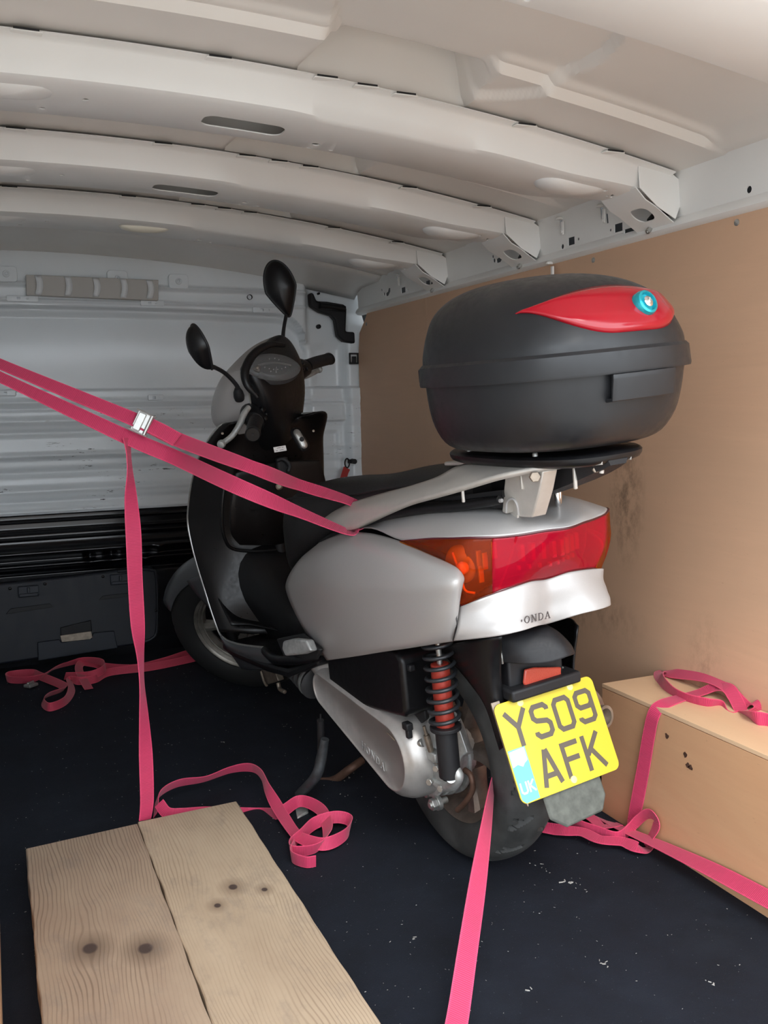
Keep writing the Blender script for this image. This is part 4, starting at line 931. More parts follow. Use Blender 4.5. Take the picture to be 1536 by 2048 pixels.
B('gear_case', rib+[loft([[V((x+hx*math.cos(t*PI/12), y, z+hz*math.sin(t*PI/12))) for t in range(24)] for y, x, z, hx, hz in ((0.01, 0.0, 0.243, 0.055, 0.055), (0.05, -0.005, 0.245, 0.062, 0.06), (0.085, -0.015, 0.248, 0.055, 0.055), (0.108, -0.02, 0.250, 0.035, 0.035))], 3),
   loft([[V((-0.0417,0.07,0.3144)), V((-0.0798,0.06,0.336)), V((-0.102,0.05,0.2709)), V((-0.0828,0.06,0.26)), V((-0.0837,0.07,0.2278)), V((-0.0653,0.09,0.2112)), V((-0.0365,0.09,0.2664))], [V((-0.0706,0.09,0.3257)), V((-0.1056,0.085,0.3425)), V((-0.1253,0.08,0.2877)), V((-0.1075,0.085,0.2727)), V((-0.0972,0.09,0.2388)), V((-0.0828,0.1,0.225)), V((-0.0575,0.1,0.2763))]], 1), box((-0.0577,0.105,0.2294), (0.05, 0.02, 0.035)), box((-0.0534,0.115,0.2687), (0.04, 0.02, 0.02))], 'alloy', bevel=0.004)
many(B, 'gear_case_bolt', [hexbolt(p, (-0.5, 0.85, 0.1), 0.0075, 0.010) for p in ((-0.0662,0.135,0.2235), (-0.0818,0.12,0.2106), (-0.1056,0.125,0.2527), (-0.08,0.125,0.2542), (0.0093,0.135,0.2645))]+[cyl((-0.0058,0.14,0.2786), (-0.0308,0.125,0.2911), 0.009, 14), box((-0.01,0.125,0.2625), (0.025, 0.016, 0.022)), cyl((0.059,0.135,0.1537), (0.0048,0.11,0.1807), 0.008, 14), cyl((0.063,0.14,0.155), (0.0539,0.135,0.1579), 0.006, 10)], 'steel', bevel=0.001)
B('shock_mount_arm', [tube([(-0.0376,0.115,0.2089), (-0.0758,0.115,0.21), (-0.1201,0.118,0.2295), (-0.1464,0.12,0.2543), (-0.1449,0.12,0.2672), (-0.1276,0.12,0.2694)], [0.008, 0.010, 0.011, 0.011, 0.010, 0.008], 6, 14), cyl((-0.1452,0.135,0.2586), (-0.1028,0.105,0.2338), 0.010, 16)], 'alloy')
B('brake_cable', [tube([(-0.0503,0.13,0.334), (-0.0523,0.125,0.3034), (-0.0519,0.12,0.2804), (-0.0703,0.12,0.2546)], 0.0035, 6, 10), tube([(-0.0534,0.128,0.3153), (-0.055,0.122,0.2799)], 0.0065, 4, 10)], 'dirtsteel')
B('brake_arm', [tube([(-0.0941,0.07,0.2369), (-0.1179,0.072,0.2331), (-0.1188,0.072,0.2037), (-0.0911,0.075,0.1672), (-0.0641,0.078,0.1412)], 0.006, 5, 10)], 'rust')
ab = [(0.33, 0.335), (0.19, 0.315), (-0.02, 0.350), (-0.035, 0.362), (-0.035, 0.475), (-0.02, 0.49), (0.33, 0.49)]
ac_ = B('air_cleaner', prism([(a, b) for a, b in ab], -0.160, -0.03, (0, 0, 0), (1, 0, 0), (0, 0, 1)), 'blackplastic', bevel=0.020, seg=5)
many(B, 'air_cleaner_rib', [slab3([(0.0048,0.115,0.4288), (-0.016,0.11,0.436), (-0.0256,0.11,0.3337), (-0.0121,0.115,0.3224), (0.0048,0.12,0.3382)], (0.004, -0.012, 0)), box((-0.0382,0.14,0.4564), (0.014, 0.014, 0.014)), box((-0.0179,0.15,0.3297), (0.022, 0.016, 0.016)), box((-0.0213,0.15,0.3158), (0.012, 0.012, 0.022))], 'matteblack', ac_, bevel=0.003)
sx, sy = -0.131, 0.128
sk = B('rear_shock', [cyl((sx, sy, 0.255), (sx, sy, 0.352), 0.0215, 28), cyl((sx, sy, 0.352), (sx, sy, 0.360), 0.031, 28), cyl((sx, sy, 0.25), (sx, sy, 0.258), 0.016, 20)], 'dirtsteel', bevel=0.0015)
sk.data.materials[0] = M['matteblack']
B('shock_body', cyl((sx, sy, 0.358), (sx, sy, 0.485), 0.0185, 28), 'redpaint', sk, bevel=0.003)
B('shock_rod', cyl((sx, sy, 0.485), (sx, sy, 0.56), 0.0055, 16), 'steel', sk)
B('coil_spring', tube([(sx+0.0285*math.cos(2*PI*t/12), sy+0.0285*math.sin(2*PI*t/12), 0.366+0.0215*t/12) for t in range(int(12*8.6))], 0.0042, 2, 10), 'spring', sk)
B('rubber_boot', [tube([(0.5699,0.135,0.3091), (0.5364,0.135,0.3039), (0.4946,0.135,0.2985), (0.4604,0.135,0.2916)], 0.035, 4, 24)]+[lathe([(0.034, -0.0035), (0.044, 0), (0.034, 0.0035)], V((0.5674,0.135,0.3178)).lerp(V((0.4604,0.135,0.2916)), k/5), V((0.4604,0.135,0.2916))-V((0.5674,0.135,0.3178)), 28) for k in range(6)], 'bootrub')
B('hose_clamp', lathe([(0.040, -0.003), (0.045, -0.003), (0.045, 0.003), (0.040, 0.003)], (0.4742,0.135,0.2959), V((0.4604,0.135,0.2916))-V((0.5674,0.135,0.3178)), 32, close=True), 'steel')
B('frame_tubes', [tube([(0.95, 0.0, 0.62), (0.90, 0.0, 0.30), (0.55, 0.09, 0.24), (0.40, 0.09, 0.42), (0.0, 0.09, 0.66), (-0.25, 0.07, 0.68)], 0.016, 5), tube([(0.90, 0.0, 0.30), (0.55, -0.09, 0.24), (0.40, -0.09, 0.42), (0.0, -0.09, 0.66), (-0.25, -0.07, 0.68)], 0.016, 5), loft([sell(x, 0, z, 0.02, w, 3, 20) and [V((x, w*math.cos(2*PI*i/20), z+h*math.sin(2*PI*i/20))) for i in range(20)] for x, z, w, h in ((0.30, 0.28, 0.07, 0.07), (0.45, 0.27, 0.09, 0.10), (0.60, 0.26, 0.07, 0.06))], 3)], 'matteblack')
B('rear_tub', loft([[V((x, w*math.copysign(abs(math.cos(2*PI*i/28))**0.6, math.cos(2*PI*i/28)), z+h*math.copysign(abs(math.sin(2*PI*i/28))**0.6, math.sin(2*PI*i/28)))) for i in range(28)] for x, z, w, h in ((0.54, 0.56, 0.10, 0.10), (0.40, 0.58, 0.12, 0.13), (0.20, 0.60, 0.13, 0.12), (0.0, 0.64, 0.13, 0.09), (-0.22, 0.67, 0.11, 0.06))], 3), 'matteblack')
# stands
ss = B('side_stand', [tube([(0.3203,0.19,0.2048), (0.3302,0.2,0.1582), (0.3407,0.215,0.1125), (0.4015,0.24,0.0493)], [0.010, 0.013, 0.013, 0.012], 5, 10)], 'standsteel')
B('stand_foot', slab3([(0.4435,0.2395,0.012), (0.4383,0.2092,0.012), (0.3522,0.2403,0.012), (0.3378,0.2754,0.012)], (0, 0, 0.016)), 'alloy', ss, bevel=0.003)
B('stand_spring', [tube([(0.3342,0.19,0.2476), (0.3541,0.19,0.1584)], 0.0085, 2, 14), tube([(0.3301,0.19,0.2638), (0.3349,0.19,0.245)], 0.002, 2, 8), tube([(0.3534,0.19,0.1612), (0.3584,0.19,0.1418)], 0.002, 2, 8)], 'dark', ss)
B('centre_stand', tube([(0.5265,0.13,0.005), (0.504,0.1,0.0066), (0.4626,0.07,0.0424), (0.4668,0.03,0.0534)], [0.009, 0.011, 0.011, 0.010], 5, 12), 'rust')

# ---- seat
def seatsec(x, w, zt, zb, crown=0.012):
    pts = []
    for i in range(36):
        t = 2*PI*i/36; c, s = math.cos(t), math.sin(t)
        zc, hh = (zt+zb)/2, (zt-zb)/2
        pts.append(V((x, w*math.copysign(abs(c)**0.55, c), zc+hh*math.copysign(abs(s)**0.6, s)+crown*(1-abs(c))*(s > 0))))
    return pts
seat = B('seat', loft([seatsec(*a) for a in ((0.675, 0.060, 0.625, 0.545, 0.0), (0.665, 0.085, 0.68, 0.52), (0.63, 0.110, 0.730, 0.52), (0.56, 0.128, 0.762, 0.56), (0.46, 0.136, 0.780, 0.61), (0.34, 0.118, 0.790, 0.66), (0.20, 0.098, 0.804, 0.69), (0.05, 0.104, 0.828, 0.72), (-0.08, 0.10, 0.842, 0.745), (-0.18, 0.092, 0.848, 0.76), (-0.22, 0.08, 0.843, 0.77))], 5), 'seat')
B('seat_seam', tube([(0.62, 0.108, 0.70), (0.56, 0.130, 0.738), (0.46, 0.140, 0.762), (0.34, 0.120, 0.770), (0.20, 0.100, 0.784), (0.05, 0.106, 0.808), (-0.08, 0.102, 0.824)], 0.0022, 6, 8), 'dark', seat)
B('seat_base', [tube([(0.1948,0.128,0.7179), (0.0516,0.128,0.7537), (-0.0783,0.12,0.7784), (-0.2109,0.11,0.794), (-0.3225,0.095,0.8114)], [0.010, 0.012, 0.012, 0.010, 0.008], 6, 12), slab3([(0.2102,0.12,0.7194), (0.0658,0.12,0.7552), (-0.0707,0.115,0.7828), (-0.2142,0.105,0.8007), (-0.3234,0.09,0.8159), (-0.24, -0.09, 0.79), (0.2, -0.12, 0.74)], (0, 0, 0.012))], 'blackplastic')
B('seat_trim_strip', tube([(0.0482,0.125,0.7452), (-0.0738,0.118,0.7718), (-0.2076,0.108,0.7915), (-0.3281,0.095,0.811)], 0.0035, 6, 8), 'silver')

# ---- grab rail and luggage carrier
RL = [[(0.3374,0.118,0.7177), (0.2794,0.118,0.7395), (0.1953,0.115,0.7644), (0.0618,0.112,0.7938), (-0.0598,0.108,0.818), (-0.1406,0.1,0.8382), (-0.1938,0.092,0.8585), (-0.2504,0.08,0.8693), (-0.3183,0.065,0.8737), (-0.3934,0.05,0.8748), (-0.45,0.035,0.876), (-0.4892,0.02,0.8787)],
      [(0.2841,0.14,0.7151), (0.2114,0.142,0.7363), (0.1231,0.142,0.7599), (-0.01,0.141,0.7897), (-0.1293,0.138,0.8159), (-0.2153,0.132,0.8356), (-0.2705,0.122,0.8517), (-0.326,0.108,0.8638), (-0.3756,0.088,0.8693), (-0.4256,0.066,0.8735), (-0.4675,0.045,0.8757), (-0.499,0.024,0.8765)],
      [(0.2317,0.15,0.7088), (0.1614,0.155,0.7151), (0.0913,0.156,0.7314), (-0.0222,0.156,0.7673), (-0.1201,0.154,0.797), (-0.2211,0.15,0.82), (-0.2979,0.142,0.8382), (-0.3666,0.126,0.8561), (-0.413,0.102,0.8658), (-0.4499,0.076,0.8712), (-0.4812,0.052,0.8741), (-0.5078,0.03,0.8754)]]
car = B('grab_rail', [patch(RL, 5, 5), mir(patch(RL, 5, 5))], 'carrier', solid=0.009, angle=50)
B('carrier_deck', [slab3([(-0.10, 0.06, 0.862), (-0.10, -0.06, 0.862), (-0.44, -0.05, 0.878), (-0.46, 0.0, 0.878), (-0.44, 0.05, 0.878)], (0, 0, -0.008))], 'carrier', car, bevel=0.003)
B('carrier_underside', loft([[V((x, w*a, z+b*h)) for a, b in ((-1, 1), (1, 1), (0.8, -1), (-0.8, -1))] for x, w, z, h in ((-0.12, 0.060, 0.820, 0.030), (-0.26, 0.036, 0.825, 0.034), (-0.38, 0.034, 0.845, 0.024), (-0.46, 0.034, 0.860, 0.012), (-0.51, 0.02, 0.872, 0.004))], 2), 'matteblack', car)
PF = [(-0.3346,0.088,0.8581), (-0.4344,0.088,0.865), (-0.4153,0.084,0.8293), (-0.3845,0.078,0.7845), (-0.3478,0.078,0.7818), (-0.35,0.08,0.8011), (-0.3443,0.081,0.811), (-0.3333,0.081,0.8118), (-0.3211,0.08,0.8038), (-0.313,0.078,0.7837), (-0.3018,0.078,0.7861), (-0.3175,0.083,0.8221)]
B('post_web', box(V((-0.3104,0.062,0.7861)), (0.03, 0.004, 0.06)), 'carrier', car)
B('carrier_post', slab3(PF, (0.0, -0.030, 0)), 'carrier', car, bevel=0.002)
B('post_cap', [tube([(-0.3162,0.079,0.7876), (-0.3225,0.081,0.8041), (-0.3347,0.082,0.8121), (-0.3457,0.082,0.8112), (-0.3514,0.081,0.8014), (-0.3495,0.079,0.7855)], 0.0022, 5, 8)], 'silver', car)
many(B, 'carrier_bolt', [cyl((-0.4137,0.09,0.8601), (-0.4128,0.09,0.8528), 0.007, 14), hexbolt((-0.4197,0.095,0.8572), (-1, 0.4, 0), 0.009, 0.008), box((-0.3722,0.04,0.8541), (0.03, 0.02, 0.004)), hexbolt((-0.4785,0.02,0.8617), (-1, 0.4, 0), 0.006, 0.006)], 'dirtsteel', car, bevel=0.001)
many(B, 'luggage_hook', [box((-0.3742,0.085,0.8457), (0.005, 0.006, 0.028)), box((-0.2716,0.135,0.8224), (0.005, 0.005, 0.026)), box((-0.4413,0.03,0.8474), (0.005, 0.006, 0.038)), tube([(-0.474,0.02,0.863), (-0.4829,0.015,0.8707), (-0.4864,0.012,0.8704), (-0.4839,0.012,0.8545)], 0.004, 4, 10)], 'carrier', car, bevel=0.0015)
rg = V((-0.3102,-0.04,0.8028)); B('hook_ring', tube([rg+V((0.012*math.cos(a*PI/7), -0.012*math.cos(a*PI/7), 0.024*math.sin(a*PI/7))) for a in range(14)], 0.005, 3, 10, closed=True), 'chrome', car)

# ---- floor, leg shield and glovebox
EDGE = [(0.8713,0.118,0.9387), (0.8736,0.162,0.9313), (0.9708,0.19,0.8607), (1.0241,0.208,0.7881), (1.063,0.218,0.7127), (1.0868,0.222,0.6508), (1.0763,0.222,0.5835), (1.0521,0.22,0.5177), (1.0214,0.217,0.4534), (0.9975,0.213,0.3928), (0.9673,0.208,0.3338)]
ctr = [(0.862, 0.922), (0.868, 0.905), (0.905, 0.86), (0.93, 0.80), (0.95, 0.74), (0.965, 0.68), (0.975, 0.62), (0.97, 0.55), (0.955, 0.48), (0.93, 0.40), (0.88, 0.315)]
rows = []
for e, (cx, cz) in zip(EDGE, ctr):
    e = V(e); h = [e, V((e.x-0.028, e.y*0.90, e.z)), V((cx+0.02, e.y*0.62, (e.z+cz)/2)), V((cx, e.y*0.3, cz))]
    rows.append([tuple(p) for p in h]+[(cx-0.012, 0, cz)]+[(p.x, -p.y, p.z) for p in reversed(h)])
ls = B('leg_shield', patch(rows, 5, 5), 'gloveplastic', solid=0.006, angle=60)
B('silver_edge_strip', tube([(e[0]+0.004, e[1]+0.002, e[2]) for e in EDGE]+[(0.9356,0.207,0.3206), (0.8696,0.206,0.3229), (0.7534,0.204,0.3397), (0.6319,0.2,0.3605)], 0.0032, 6, 8), 'steel')
fr = [[(e[0]+d, e[1]*s, e[2]) for d, s in ((0.004, 1.0), (0.05, 0.92), (0.10, 0.6), (0.13, 0.0))] for e in EDGE]
fr = [r+[(p[0], -p[1], p[2]) for p in reversed(r[:-1])] for r in fr]
B('front_cover', patch(fr, 5, 5), 'silver', solid=0.004)
B('glovebox_door', patch([[(0.888, 0.130, 0.800), (0.878, 0.0, 0.812), (0.888, -0.135, 0.800)], [(0.905, 0.152, 0.70), (0.885, 0.0, 0.70), (0.905, -0.155, 0.70)], [(0.930, 0.150, 0.625), (0.900, 0, 0.615), (0.930, -0.15, 0.625)], [(0.955, 0.120, 0.582), (0.935, 0, 0.566), (0.955, -0.12, 0.582)]], 8, 6), 'gloveplastic', ls, solid=0.012, bevel=0.005)
B('glovebox_gap', tube([(0.900, 0.155, 0.79), (0.915, 0.172, 0.70), (0.938, 0.168, 0.615), (0.955, 0.13, 0.567), (0.942, 0, 0.548), (0.955, -0.13, 0.567), (0.938, -0.168, 0.615)], 0.005, 6, 8), 'blackplastic', ls)
kp = V((0.835,-0.0558,0.8704)); kn = V((-0.93, 0.1, 0.35)).normalized()
ky = V((0.3, 0.28, 0.9)); 
B('ignition_plate', [dome(kp, kn, ky, 1, 1, 0.010, rrect(0.034, 0.078, 0.017), 4)], 'blackplastic', ls)
B('ignition_lock', [dome(kp+kn*0.006, kn, ky, 1, 1, 0.007, rrect(0.022, 0.062, 0.011), 4)], 'steel', ls)
B('key_slot', [cyl(kp+kn*0.012-ky.normalized()*0.004, kp+kn*0.0145-ky.normalized()*0.004, 0.007, 16)], 'dark', ls)
sp_ = V((0.822,0.0136,0.8526)); B('label_sticker', prism([(-0.019, -0.0075), (0.019, -0.0075), (0.019, 0.0075), (-0.019, 0.0075)], 0, 0.0008, sp_, (0.05, -1, 0.02), (0.25, 0.03, 0.97)), 'white', ls)
B('sticker_print', [prism([(a, b), (a+w, b), (a+w, b+0.0012), (a, b+0.0012)], 0.0008, 0.0011, sp_, (0.05, -1, 0.02), (0.25, 0.03, 0.97)) for a, b, w in ((-0.009, 0.003, 0.012), (0.006, 0.003, 0.006), (-0.014, -0.004, 0.006), (-0.002, -0.004, 0.012))], 'letter', ls)
many(B, 'luggage_hook', [tube([(0.825,0.027,0.8203), (0.815,0.011,0.8242), (0.812,-0.0052,0.8052), (0.812,0.0019,0.7849)], 0.006, 5, 10), box((0.83,0.0088,0.8034), (0.02, 0.035, 0.05))], 'matteblack', ls, bevel=0.005)
B('glovebox_latch', [lathe([(0.010, 0), (0.010, 0.004), (0.007, 0.006), (0.006, 0.004)], (0.868,0.0112,0.7427), (-0.97, 0.15, 0.15), 20)], 'dirtsteel', ls)
many(B, 'shield_screw', [lathe([(0.0035, 0), (0.0035, 0.0015), (0.002, 0.002)], q, (-0.9, 0.2, 0.3), 12) for q in ((0.845,0.1669,0.9143), (0.86,-0.1119,0.8876))], 'dirtsteel', ls)
B('floorboard', [slab3([(0.97, 0.205, 0.300), (0.88, 0.21, 0.300), (0.62, 0.205, 0.318), (0.48, 0.20, 0.335), (0.36, 0.17, 0.39), (0.36, -0.17, 0.39), (0.48, -0.20, 0.335), (0.62, -0.205, 0.318), (0.88, -0.21, 0.300), (0.97, -0.205, 0.300)], (0, 0, -0.02))], 'blackplastic', bevel=0.005)
B('centre_tunnel', loft([[V((x, w*math.copysign(abs(math.cos(2*PI*i/28))**0.7, math.cos(2*PI*i/28)), z+h*math.sin(2*PI*i/28))) for i in range(28)] for x, z, w, h in ((1.0, 0.44, 0.15, 0.16), (0.93, 0.40, 0.115, 0.14), (0.84, 0.34, 0.085, 0.12), (0.72, 0.32, 0.075, 0.10), (0.62, 0.34, 0.085, 0.12), (0.56, 0.40, 0.11, 0.15), (0.52, 0.46, 0.125, 0.17), (0.44, 0.50, 0.13, 0.17))], 5), 'blackplastic')
B('shield_leg_cheek', [patch([[(1.0891,0.2,0.5549), (1.0918,0.14,0.5231), (1.1071,0.08,0.4938)], [(1.0283,0.2,0.4945), (1.0485,0.14,0.4563), (1.0294,0.08,0.416)], [(0.9724,0.195,0.4194), (0.975,0.14,0.3812), (0.928,0.08,0.3495)], [(0.9125,0.19,0.3622), (0.8929,0.14,0.3549), (0.8164,0.08,0.3392)]], 6, 6)], 'blackplastic', solid=0.003)
LF = [[(0.9855,0.208,0.333), (0.9131,0.206,0.3193), (0.7539,0.204,0.3381), (0.628,0.199,0.3585), (0.5926,0.19,0.3442)], [(0.934,0.212,0.3101), (0.8524,0.21,0.3056), (0.722,0.207,0.3193), (0.6129,0.201,0.3353), (0.5607,0.188,0.3325)], [(0.9119,0.196,0.2706), (0.8408,0.195,0.2694), (0.7401,0.193,0.2832), (0.6326,0.19,0.3033), (0.5453,0.182,0.3215)], [(0.9092,0.175,0.2266), (0.8389,0.175,0.2426), (0.7549,0.175,0.2635), (0.6561,0.175,0.2895), (0.5652,0.172,0.3114)]]
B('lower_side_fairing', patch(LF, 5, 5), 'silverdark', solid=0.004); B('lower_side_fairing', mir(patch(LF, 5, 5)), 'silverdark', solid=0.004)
B('floor_side_rail', [tube([(0.6322,0.198,0.3532), (0.5672,0.195,0.3434), (0.4247,0.19,0.3736), (0.3393,0.165,0.3928)], [0.012, 0.014, 0.012, 0.006], 6, 14)], 'blackplastic')
pg = [(0.451,0.215,0.4215), (0.3875,0.215,0.4416), (0.3182,0.21,0.4519), (0.2991,0.21,0.43), (0.3432,0.215,0.4126), (0.4366,0.22,0.3882), (0.4543,0.22,0.4017)]
pr = B('passenger_footrest', slab3(pg, (0.004, -0.022, -0.004)), 'alloy', bevel=0.005, seg=3)
B('footrest_recess', slab3([(0.5421,0.198,0.4027), (0.387,0.195,0.4481), (0.2906,0.19,0.4295), (0.3263,0.19,0.3971), (0.4926,0.2,0.3572)], (0, -0.012, 0)), 'dark', pr, bevel=0.004)
B('engine_bracket', [slab3([(0.9599,0.1,0.1921), (0.8481,0.1,0.2231), (0.8273,0.1,0.1921), (0.9323,0.1,0.1523)], (0, -0.02, 0)), tube([(0.9327,0.11,0.1983), (0.9173,0.11,0.1712), (0.8967,0.11,0.1612)], 0.004, 4), tube([(0.8288,0.1,0.1872), (0.8189,0.1,0.1703), (0.7819,0.1,0.1713)], 0.006, 4)], 'dirtsteel', bevel=0.002)
B('lower_engine', [loft([[V((x, w*math.cos(2*PI*i/20), z+h*math.sin(2*PI*i/20))) for i in range(20)] for x, z, w, h in ((0.72, 0.25, 0.05, 0.05), (0.62, 0.23, 0.08, 0.07), (0.48, 0.22, 0.09, 0.07), (0.38, 0.23, 0.08, 0.07))], 3)], 'matteblack')

# ---- handlebar head, all turned with the steering
def headsec(z, xr, xf, w, xs, n=40, rear=True):
    # half section: rear part from left split round the back, or front part round the nose
    out = []
    for i in range(n+1):
        t = PI/2+PI*i/n if rear else PI/2-PI*i/n
        c, s = math.cos(t), math.sin(t); L = (xs-xr) if rear else (xf-xs)
        out.append(V((xs+L*math.copysign(abs(c)**(0.42 if rear else 0.8), c), w*math.copysign(abs(s)**(0.62), s), z)))
    return out
HS = [(1.136, 0.880, 0.925, 0.098, 0.893), (1.128, 0.862, 0.958, 0.132, 0.886), (1.105, 0.844, 1.000, 0.144, 0.882), (1.07, 0.834, 1.040, 0.148, 0.888), (1.03, 0.830, 1.070, 0.148, 0.900), (0.99, 0.836, 1.085, 0.143, 0.916), (0.95, 0.846, 1.070, 0.132, 0.930), (0.91, 0.862, 1.03, 0.112, 0.945), (0.87, 0.880, 1.00, 0.092, 0.955)]
hr_ = S('handlebar_cover', loft([headsec(z, a, b, w, s)+[V((s, 0, z))] for z, a, b, w, s in HS], 4), 'blackplastic', angle=50)
S('headlamp_cowl', loft([headsec(z, a, b, w+0.002, s, rear=False)+[V((s, 0, z))] for z, a, b, w, s in HS[1:-2]], 4), 'silver', angle=50)
S('cowl_edge', tube([(s, w+0.003, z) for z, a, b, w, s in HS[1:-2]], 0.0025, 5, 8), 'steel')
S('steering_cover', loft([[V((x+hx*math.cos(2*PI*i/24), w*math.sin(2*PI*i/24), z)) for i in range(24)] for x, z, hx, w in ((0.925, 0.95, 0.075, 0.085), (0.935, 0.90, 0.062, 0.070), (0.955, 0.85, 0.055, 0.062), (0.975, 0.80, 0.05, 0.055))], 4), 'blackplastic')
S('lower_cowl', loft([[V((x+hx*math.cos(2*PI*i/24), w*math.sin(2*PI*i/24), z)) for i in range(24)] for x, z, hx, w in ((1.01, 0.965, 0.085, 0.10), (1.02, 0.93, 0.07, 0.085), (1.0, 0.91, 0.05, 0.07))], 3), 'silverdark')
ic = V((0.822,0.0848,1.1)); inn = V((-0.74, 0.42, 0.52)).normalized()
eye = [(0.078*math.cos(2*PI*i/36)*(1 if math.cos(2*PI*i/36) > 0 else 1.15), 0.042*math.copysign(abs(math.sin(2*PI*i/36))**1.2, math.sin(2*PI*i/36))) for i in range(36)]
iu = V((0.5, -0.12, 0.85)); _a0 = (iu-inn*iu.dot(inn)).normalized(); iu = _a0*math.cos(math.radians(38))+_a0.cross(inn)*math.sin(math.radians(38))
_vy = (V((0.5, -0.12, 0.85))-inn*inn.dot(V((0.5, -0.12, 0.85)))).normalized(); _vx = _vy.cross(inn)
S('instrument_visor', tube([ic+_vx*x+_vy*y+inn*h for x, y, h in ((-0.098, -0.030, -0.016), (-0.100, 0.010, -0.006), (-0.080, 0.040, 0.0), (-0.040, 0.058, 0.004), (0.0, 0.062, 0.004), (0.045, 0.055, -0.002), (0.085, 0.030, -0.014))], [0.006, 0.010, 0.012, 0.012, 0.011, 0.009, 0.006], 6, 14), 'blackplastic', hr_)
ins = S('instrument_panel', dome(ic-inn*0.02, inn, iu, 1, 1, 0.022, [(a*1.02, b*1.05) for a, b in eye], 3), 'dial')
iy = (iu-inn*iu.dot(inn)).normalized(); ix = iy.cross(inn)
S('speedometer_dial', [tube([ic+ix*x+iy*(0.010-0.008*(x/0.05)**2)+inn*0.004 for x in (-0.048, -0.024, 0, 0.024, 0.048)], 0.0030, 4, 8)], 'steel', ins)
many(S, 'dial_marking', [cyl(ic+ix*x+iy*y+inn*0.003, ic+ix*x+iy*y+inn*0.0055, 0.0017, 8) for x, y in ((-0.03, -0.004), (-0.018, -0.008), (-0.006, -0.010), (0.006, -0.010), (0.018, -0.008), (0.03, -0.003), (-0.012, 0.022), (0.004, 0.024), (0.015, 0.020), (0.0, -0.018), (-0.015, -0.016))]+[tube([ic+iy*-0.015+inn*0.005, ic+ix*0.004+iy*-0.002+inn*0.005], 0.0008, 2, 6)], 'white', ins)
S('instrument_lens', dome(ic-inn*0.002, inn, iu, 1, 1, 0.014, eye, 6), 'glass', ins)
S('indicator_lamps', [box(ic-ix*0.052+iy*-0.004-inn*0.002, (0.02, 0.02, 0.012)), cyl(ic-ix*0.050-iy*0.012, ic-ix*0.050-iy*0.012+inn*0.008, 0.006, 14)], 'dirtsteel', ins, bevel=0.003)
for s in (1, -1):
    DZ = -0.010 if s > 0 else -0.052
    def LZ(g, dz=DZ):
        g = merge(g) if isinstance(g, list) else g
        if s > 0: return [tuple(V(v)+V((0, 0, dz))) for v in g[0]], g[1]
        out = []
        for v in g[0]:
            t = (abs(v[1])-0.2)/0.13; out.append((v[0]-0.008+0.030*t, v[1], v[2]-0.013-0.045*t))
        return out, g[1]
    gp = [(0.935, s*0.09, 1.00), (0.905, s*0.16, 1.008), (0.868, s*0.21, 1.012)]
    S('handlebar_tube', LZ(tube(gp, 0.014, 4)), 'matteblack', hr_)
    gr = S('handlebar_grip', LZ([tube([(0.873, s*0.205, 1.013), (0.850, s*0.265, 1.020), (0.825, s*0.328, 1.024)], 0.019, 6, 24)]+[lathe([(0.0205, 0), (0.0205, 0.004), (0.018, 0.006)], V((0.873, s*0.205, 1.013)), (-0.35, s*0.93, 0.06), 24)]), 'matteblack')
    e0 = V((0.825, s*0.328, 1.024)); dd = V((-0.37, s*0.93, 0.06)).normalized()
    S('bar_end', LZ([lathe([(0.0195, 0), (0.0205, 0.004), (0.0205, 0.010), (0.017, 0.013), (0.0172, 0.012)], e0, dd, 28)]), 'blackplastic', gr)
    S('grip_end_hole', LZ(cyl(e0+dd*0.0125, e0+dd*0.0138, 0.003, 12)), 'dark', gr)
    S('switch_housing', LZ([loft([[V((x+hx*math.cos(2*PI*i/18), y*s, 1.008+hz*math.sin(2*PI*i/18))) for i in range(18)] for x, y, hx, hz in ((0.935, 0.105, 0.042, 0.045), (0.905, 0.155, 0.036, 0.040), (0.882, 0.195, 0.026, 0.027))], 3), box((0.875, s*0.150, 1.022), (0.02, 0.022, 0.014)), box((0.872, s*0.165, 1.000), (0.02, 0.014, 0.012)), box((0.877, s*0.135, 1.002), (0.018, 0.016, 0.010))]), 'blackplastic', hr_, bevel=0.003)
    lv = [(0.8863,0.19,1.0393), (0.8896,0.22,1.0344), (0.898,0.25,1.0176), (0.9165,0.28,1.0019), (0.9352,0.31,0.9985)] if s > 0 else [(0.945, -0.165, 0.97), (0.935, -0.22, 0.96), (0.915, -0.28, 0.945), (0.905, -0.335, 0.935), (0.900, -0.352, 0.934)]
    S('brake_lever', [tube(lv, [0.0075, 0.0085, 0.0085, 0.0075, 0.0075], 6, 14), lathe([(0.004, -0.009), (0.010, -0.006), (0.0115, 0), (0.010, 0.006), (0.004, 0.009)], lv[-1], (0, s, 0), 18)], 'alloy')
